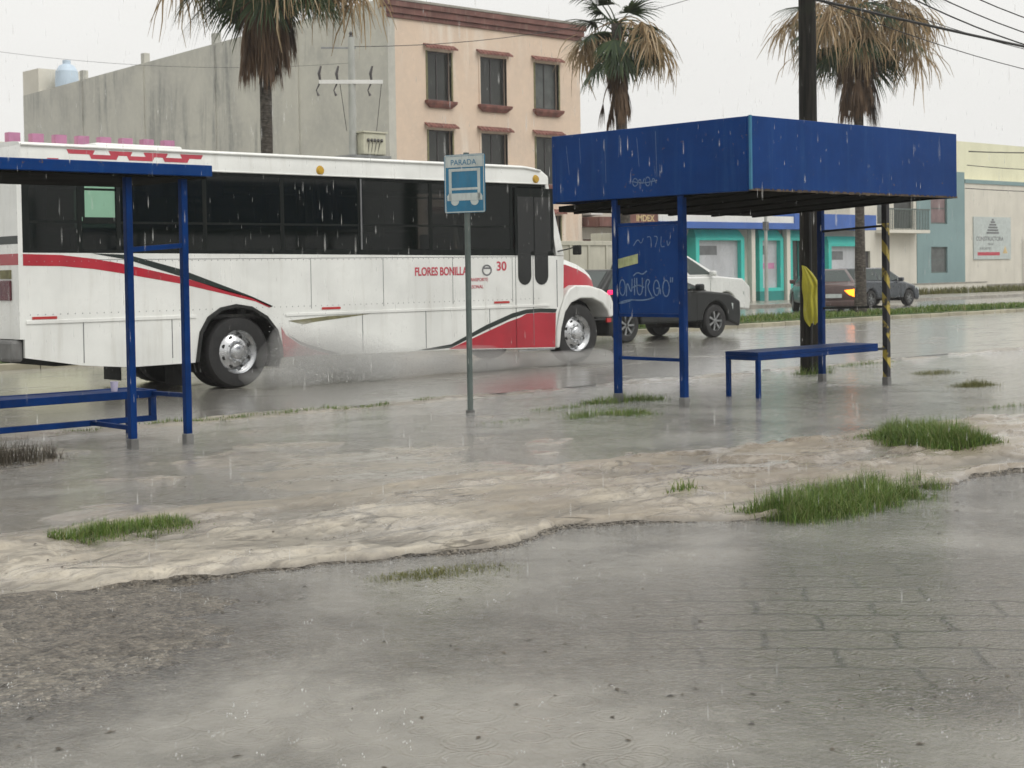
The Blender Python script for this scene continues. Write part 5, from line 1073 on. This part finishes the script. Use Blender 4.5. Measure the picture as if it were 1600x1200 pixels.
# tyre spray: soft lens-shaped lumps of droplets
def volmat(name, c, dens, anis=0):
    k = N(name); v = k.n('ShaderNodeVolumePrincipled'); v.inputs['Color'].default_value = c; v.inputs['Density'].default_value = dens; v.inputs['Anisotropy'].default_value = anis; k.l(v.outputs[0], k.out.inputs['Volume']); return k.m
def ellipsoid(mb, c, r, n=18, seed=0):
    vs = []
    for j in range(1, n//2):
        th = math.pi*j/(n//2)
        for k in range(n): ph = 2*math.pi*k/n; q = 1+.16*math.sin(3*ph+seed)+.1*math.sin(5*th+seed*2); vs.append((c[0]+r[0]*q*math.sin(th)*math.cos(ph), c[1]+r[1]*q*math.sin(th)*math.sin(ph), max(.012, c[2]+r[2]*q*math.cos(th))))
    w_ = n//2-1; vs += [(c[0], c[1], c[2]+r[2]), (c[0], c[1], max(.008, c[2]-r[2]))]; t_ = len(vs)-2
    mb.add(vs, [(j*n+k, j*n+(k+1) % n, (j+1)*n+(k+1) % n, (j+1)*n+k) for j in range(w_-1) for k in range(n)]+[(t_, (k+1) % n, k) for k in range(n)]+[(t_+1, (w_-1)*n+k, (w_-1)*n+(k+1) % n) for k in range(n)])
vm = volmat('tyre_spray', (.86, .86, .84, 1), .75); rq = random.Random(2)
lumps = [((12.25, 17.75, .38), (.50, .30, .46)), ((12.5, 17.7, .42), (.75, .36, .50)), ((12.8, 17.72, .34), (.7, .34, .42)), ((13.2, 17.75, .30), (.9, .4, .40)), ((13.8, 17.8, .22), (1.3, .45, .30)), ((14.6, 17.85, .18), (1.7, .5, .24)), ((16.0, 18.0, .13), (2.0, .5, .17)), ((18.0, 17.75, .09), (.9, .35, .15)), ((12.0, 17.62, .12), (.7, .3, .2))]
for i, (c, r) in enumerate(lumps):
    m = MB(); ellipsoid(m, c, r, 26, i*1.7); tag(m.build('water_spray', vm, None, True), 'pale spray thrown up from the wet road by the bus wheels', 'spray', 'spray along the bus', 'stuff')
rd = random.Random(8); m = MB()
for _ in range(3000):
    x = 11.8+abs(rd.gauss(0, 1.5)); y = 17.6+rd.gauss(0, .22); z = .02+abs(rd.gauss(0, .34*math.exp(-(x-11.8)*.4)+.05)); w_ = rd.uniform(.003, .009)
    m.add([(x+w_, y, z), (x, y+w_, z), (x-w_, y, z), (x, y-w_, z), (x, y, z+w_), (x, y, z-w_)], [(0, 1, 4), (1, 2, 4), (2, 3, 4), (3, 0, 4), (1, 0, 5), (2, 1, 5), (3, 2, 5), (0, 3, 5)])
tag(m.build('spray_droplets', watershader('spray_drop', .7), None, True), 'loose droplets flung up beside the rear bus wheel', 'droplets', kind='stuff')
HAZE = .0006
tag(MB().box(-430, 430, -430, 430, -1.2, 14.0).build('haze', volmat('rain_haze', (.88, .89, .90, 1), HAZE)), 'pale rain haze hanging in the air', 'haze', kind='stuff')

# ------------------------------------------------------------------ sky, sun, camera
w = bpy.data.worlds.new('World'); S.world = w; w.use_nodes = True; nt = w.node_tree; nt.nodes.clear()
nn = nt.nodes.new; out = nn('ShaderNodeOutputWorld'); bgn = nn('ShaderNodeBackground'); sky = nn('ShaderNodeTexSky'); sky.sky_type = 'NISHITA'; sky.sun_disc = False
SUN_EL, SUN_AZ = 52, 165      # azimuth clockwise from +Y
sky.sun_elevation = R(SUN_EL); sky.sun_rotation = R(SUN_AZ); sky.dust_density = 6; sky.ozone_density = 1; sky.air_density = 1
hs = nn('ShaderNodeHueSaturation'); hs.inputs['Saturation'].default_value = .10; nt.links.new(sky.outputs[0], hs.inputs['Color'])
# overcast: flatten the clear-sky brightness towards an even grey, brighter overhead
tc = nn('ShaderNodeTexCoord'); sep = nn('ShaderNodeSeparateXYZ'); nt.links.new(tc.outputs['Generated'], sep.inputs[0])
mr = nn('ShaderNodeMapRange'); mr.inputs[1].default_value = 0; mr.inputs[2].default_value = 1; mr.inputs[3].default_value = 1.0; mr.inputs[4].default_value = 1.5; nt.links.new(sep.outputs[2], mr.inputs[0])
cl = nn('ShaderNodeTexNoise'); cl.inputs['Scale'].default_value = 2.2; cl.inputs['Detail'].default_value = 5; mp = nn('ShaderNodeMapping'); mp.inputs['Scale'].default_value = (1, 1, 3); nt.links.new(tc.outputs['Generated'], mp.inputs[0]); nt.links.new(mp.outputs[0], cl.inputs[0])
cm = nn('ShaderNodeMapRange'); cm.inputs[1].default_value = .3; cm.inputs[2].default_value = .7; cm.inputs[3].default_value = .96; cm.inputs[4].default_value = 1.04; nt.links.new(cl.outputs[0], cm.inputs[0])
mu = nn('ShaderNodeMath'); mu.operation = 'MULTIPLY'; nt.links.new(mr.outputs[0], mu.inputs[0]); nt.links.new(cm.outputs[0], mu.inputs[1])
gr = nn('ShaderNodeMix'); gr.data_type = 'RGBA'; gr.inputs[6].default_value = (8.4, 8.35, 8.1, 1); gr.inputs[0].default_value = .08
nt.links.new(hs.outputs[0], gr.inputs[7]); vm_ = nn('ShaderNodeVectorMath'); vm_.operation = 'SCALE'; nt.links.new(gr.outputs[2], vm_.inputs[0]); nt.links.new(mu.outputs[0], vm_.inputs['Scale'])
nt.links.new(vm_.outputs[0], bgn.inputs['Color']); bgn.inputs['Strength'].default_value = .10; nt.links.new(bgn.outputs[0], out.inputs['Surface'])
su = bpy.data.lights.new('sun', 'SUN'); su.energy = 1.2; su.angle = R(40); su.color = (1, .97, .93); so = link(bpy.data.objects.new('sun', su))
d = Vector((math.sin(R(SUN_AZ))*math.cos(R(SUN_EL)), math.cos(R(SUN_AZ))*math.cos(R(SUN_EL)), math.sin(R(SUN_EL)))); so.rotation_euler = d.to_track_quat('Z', 'Y').to_euler()

cam = bpy.data.cameras.new('camera'); co = link(bpy.data.objects.new('camera', cam)); S.camera = co
F = 2400.0; cam.sensor_width = 36; cam.lens = F/1600*36; cam.clip_end = 3000; cam.clip_start = .05
f0 = Vector((.678, .735, 0)).normalized(); r0 = Vector((f0.y, -f0.x, 0)); u0 = Vector((0, 0, 1)); P_, Q_ = R(1.6), R(.9)
f = f0*math.cos(P_)-u0*math.sin(P_); u1 = u0*math.cos(P_)+f0*math.sin(P_); r = r0*math.cos(Q_)-u1*math.sin(Q_); u = u1*math.cos(Q_)+r0*math.sin(Q_)
mw = Matrix.Identity(4)
for i in range(3): mw[i][0] = r[i]; mw[i][1] = u[i]; mw[i][2] = -f[i]
mw[2][3] = 1.55; co.matrix_world = mw
cam.dof.use_dof = True; cam.dof.focus_distance = 9.5; cam.dof.aperture_fstop = 8
cam.shift_y = -(600-(424+F*math.tan(P_)))/1600
S.view_settings.view_transform = 'Standard'; S.view_settings.look = 'None'; S.view_settings.exposure = .08; S.view_settings.gamma = 1
S.render.engine = 'CYCLES'; S.cycles.use_denoising = True; S.cycles.max_bounces = 8; S.cycles.transparent_max_bounces = 24; S.cycles.volume_bounces = 1
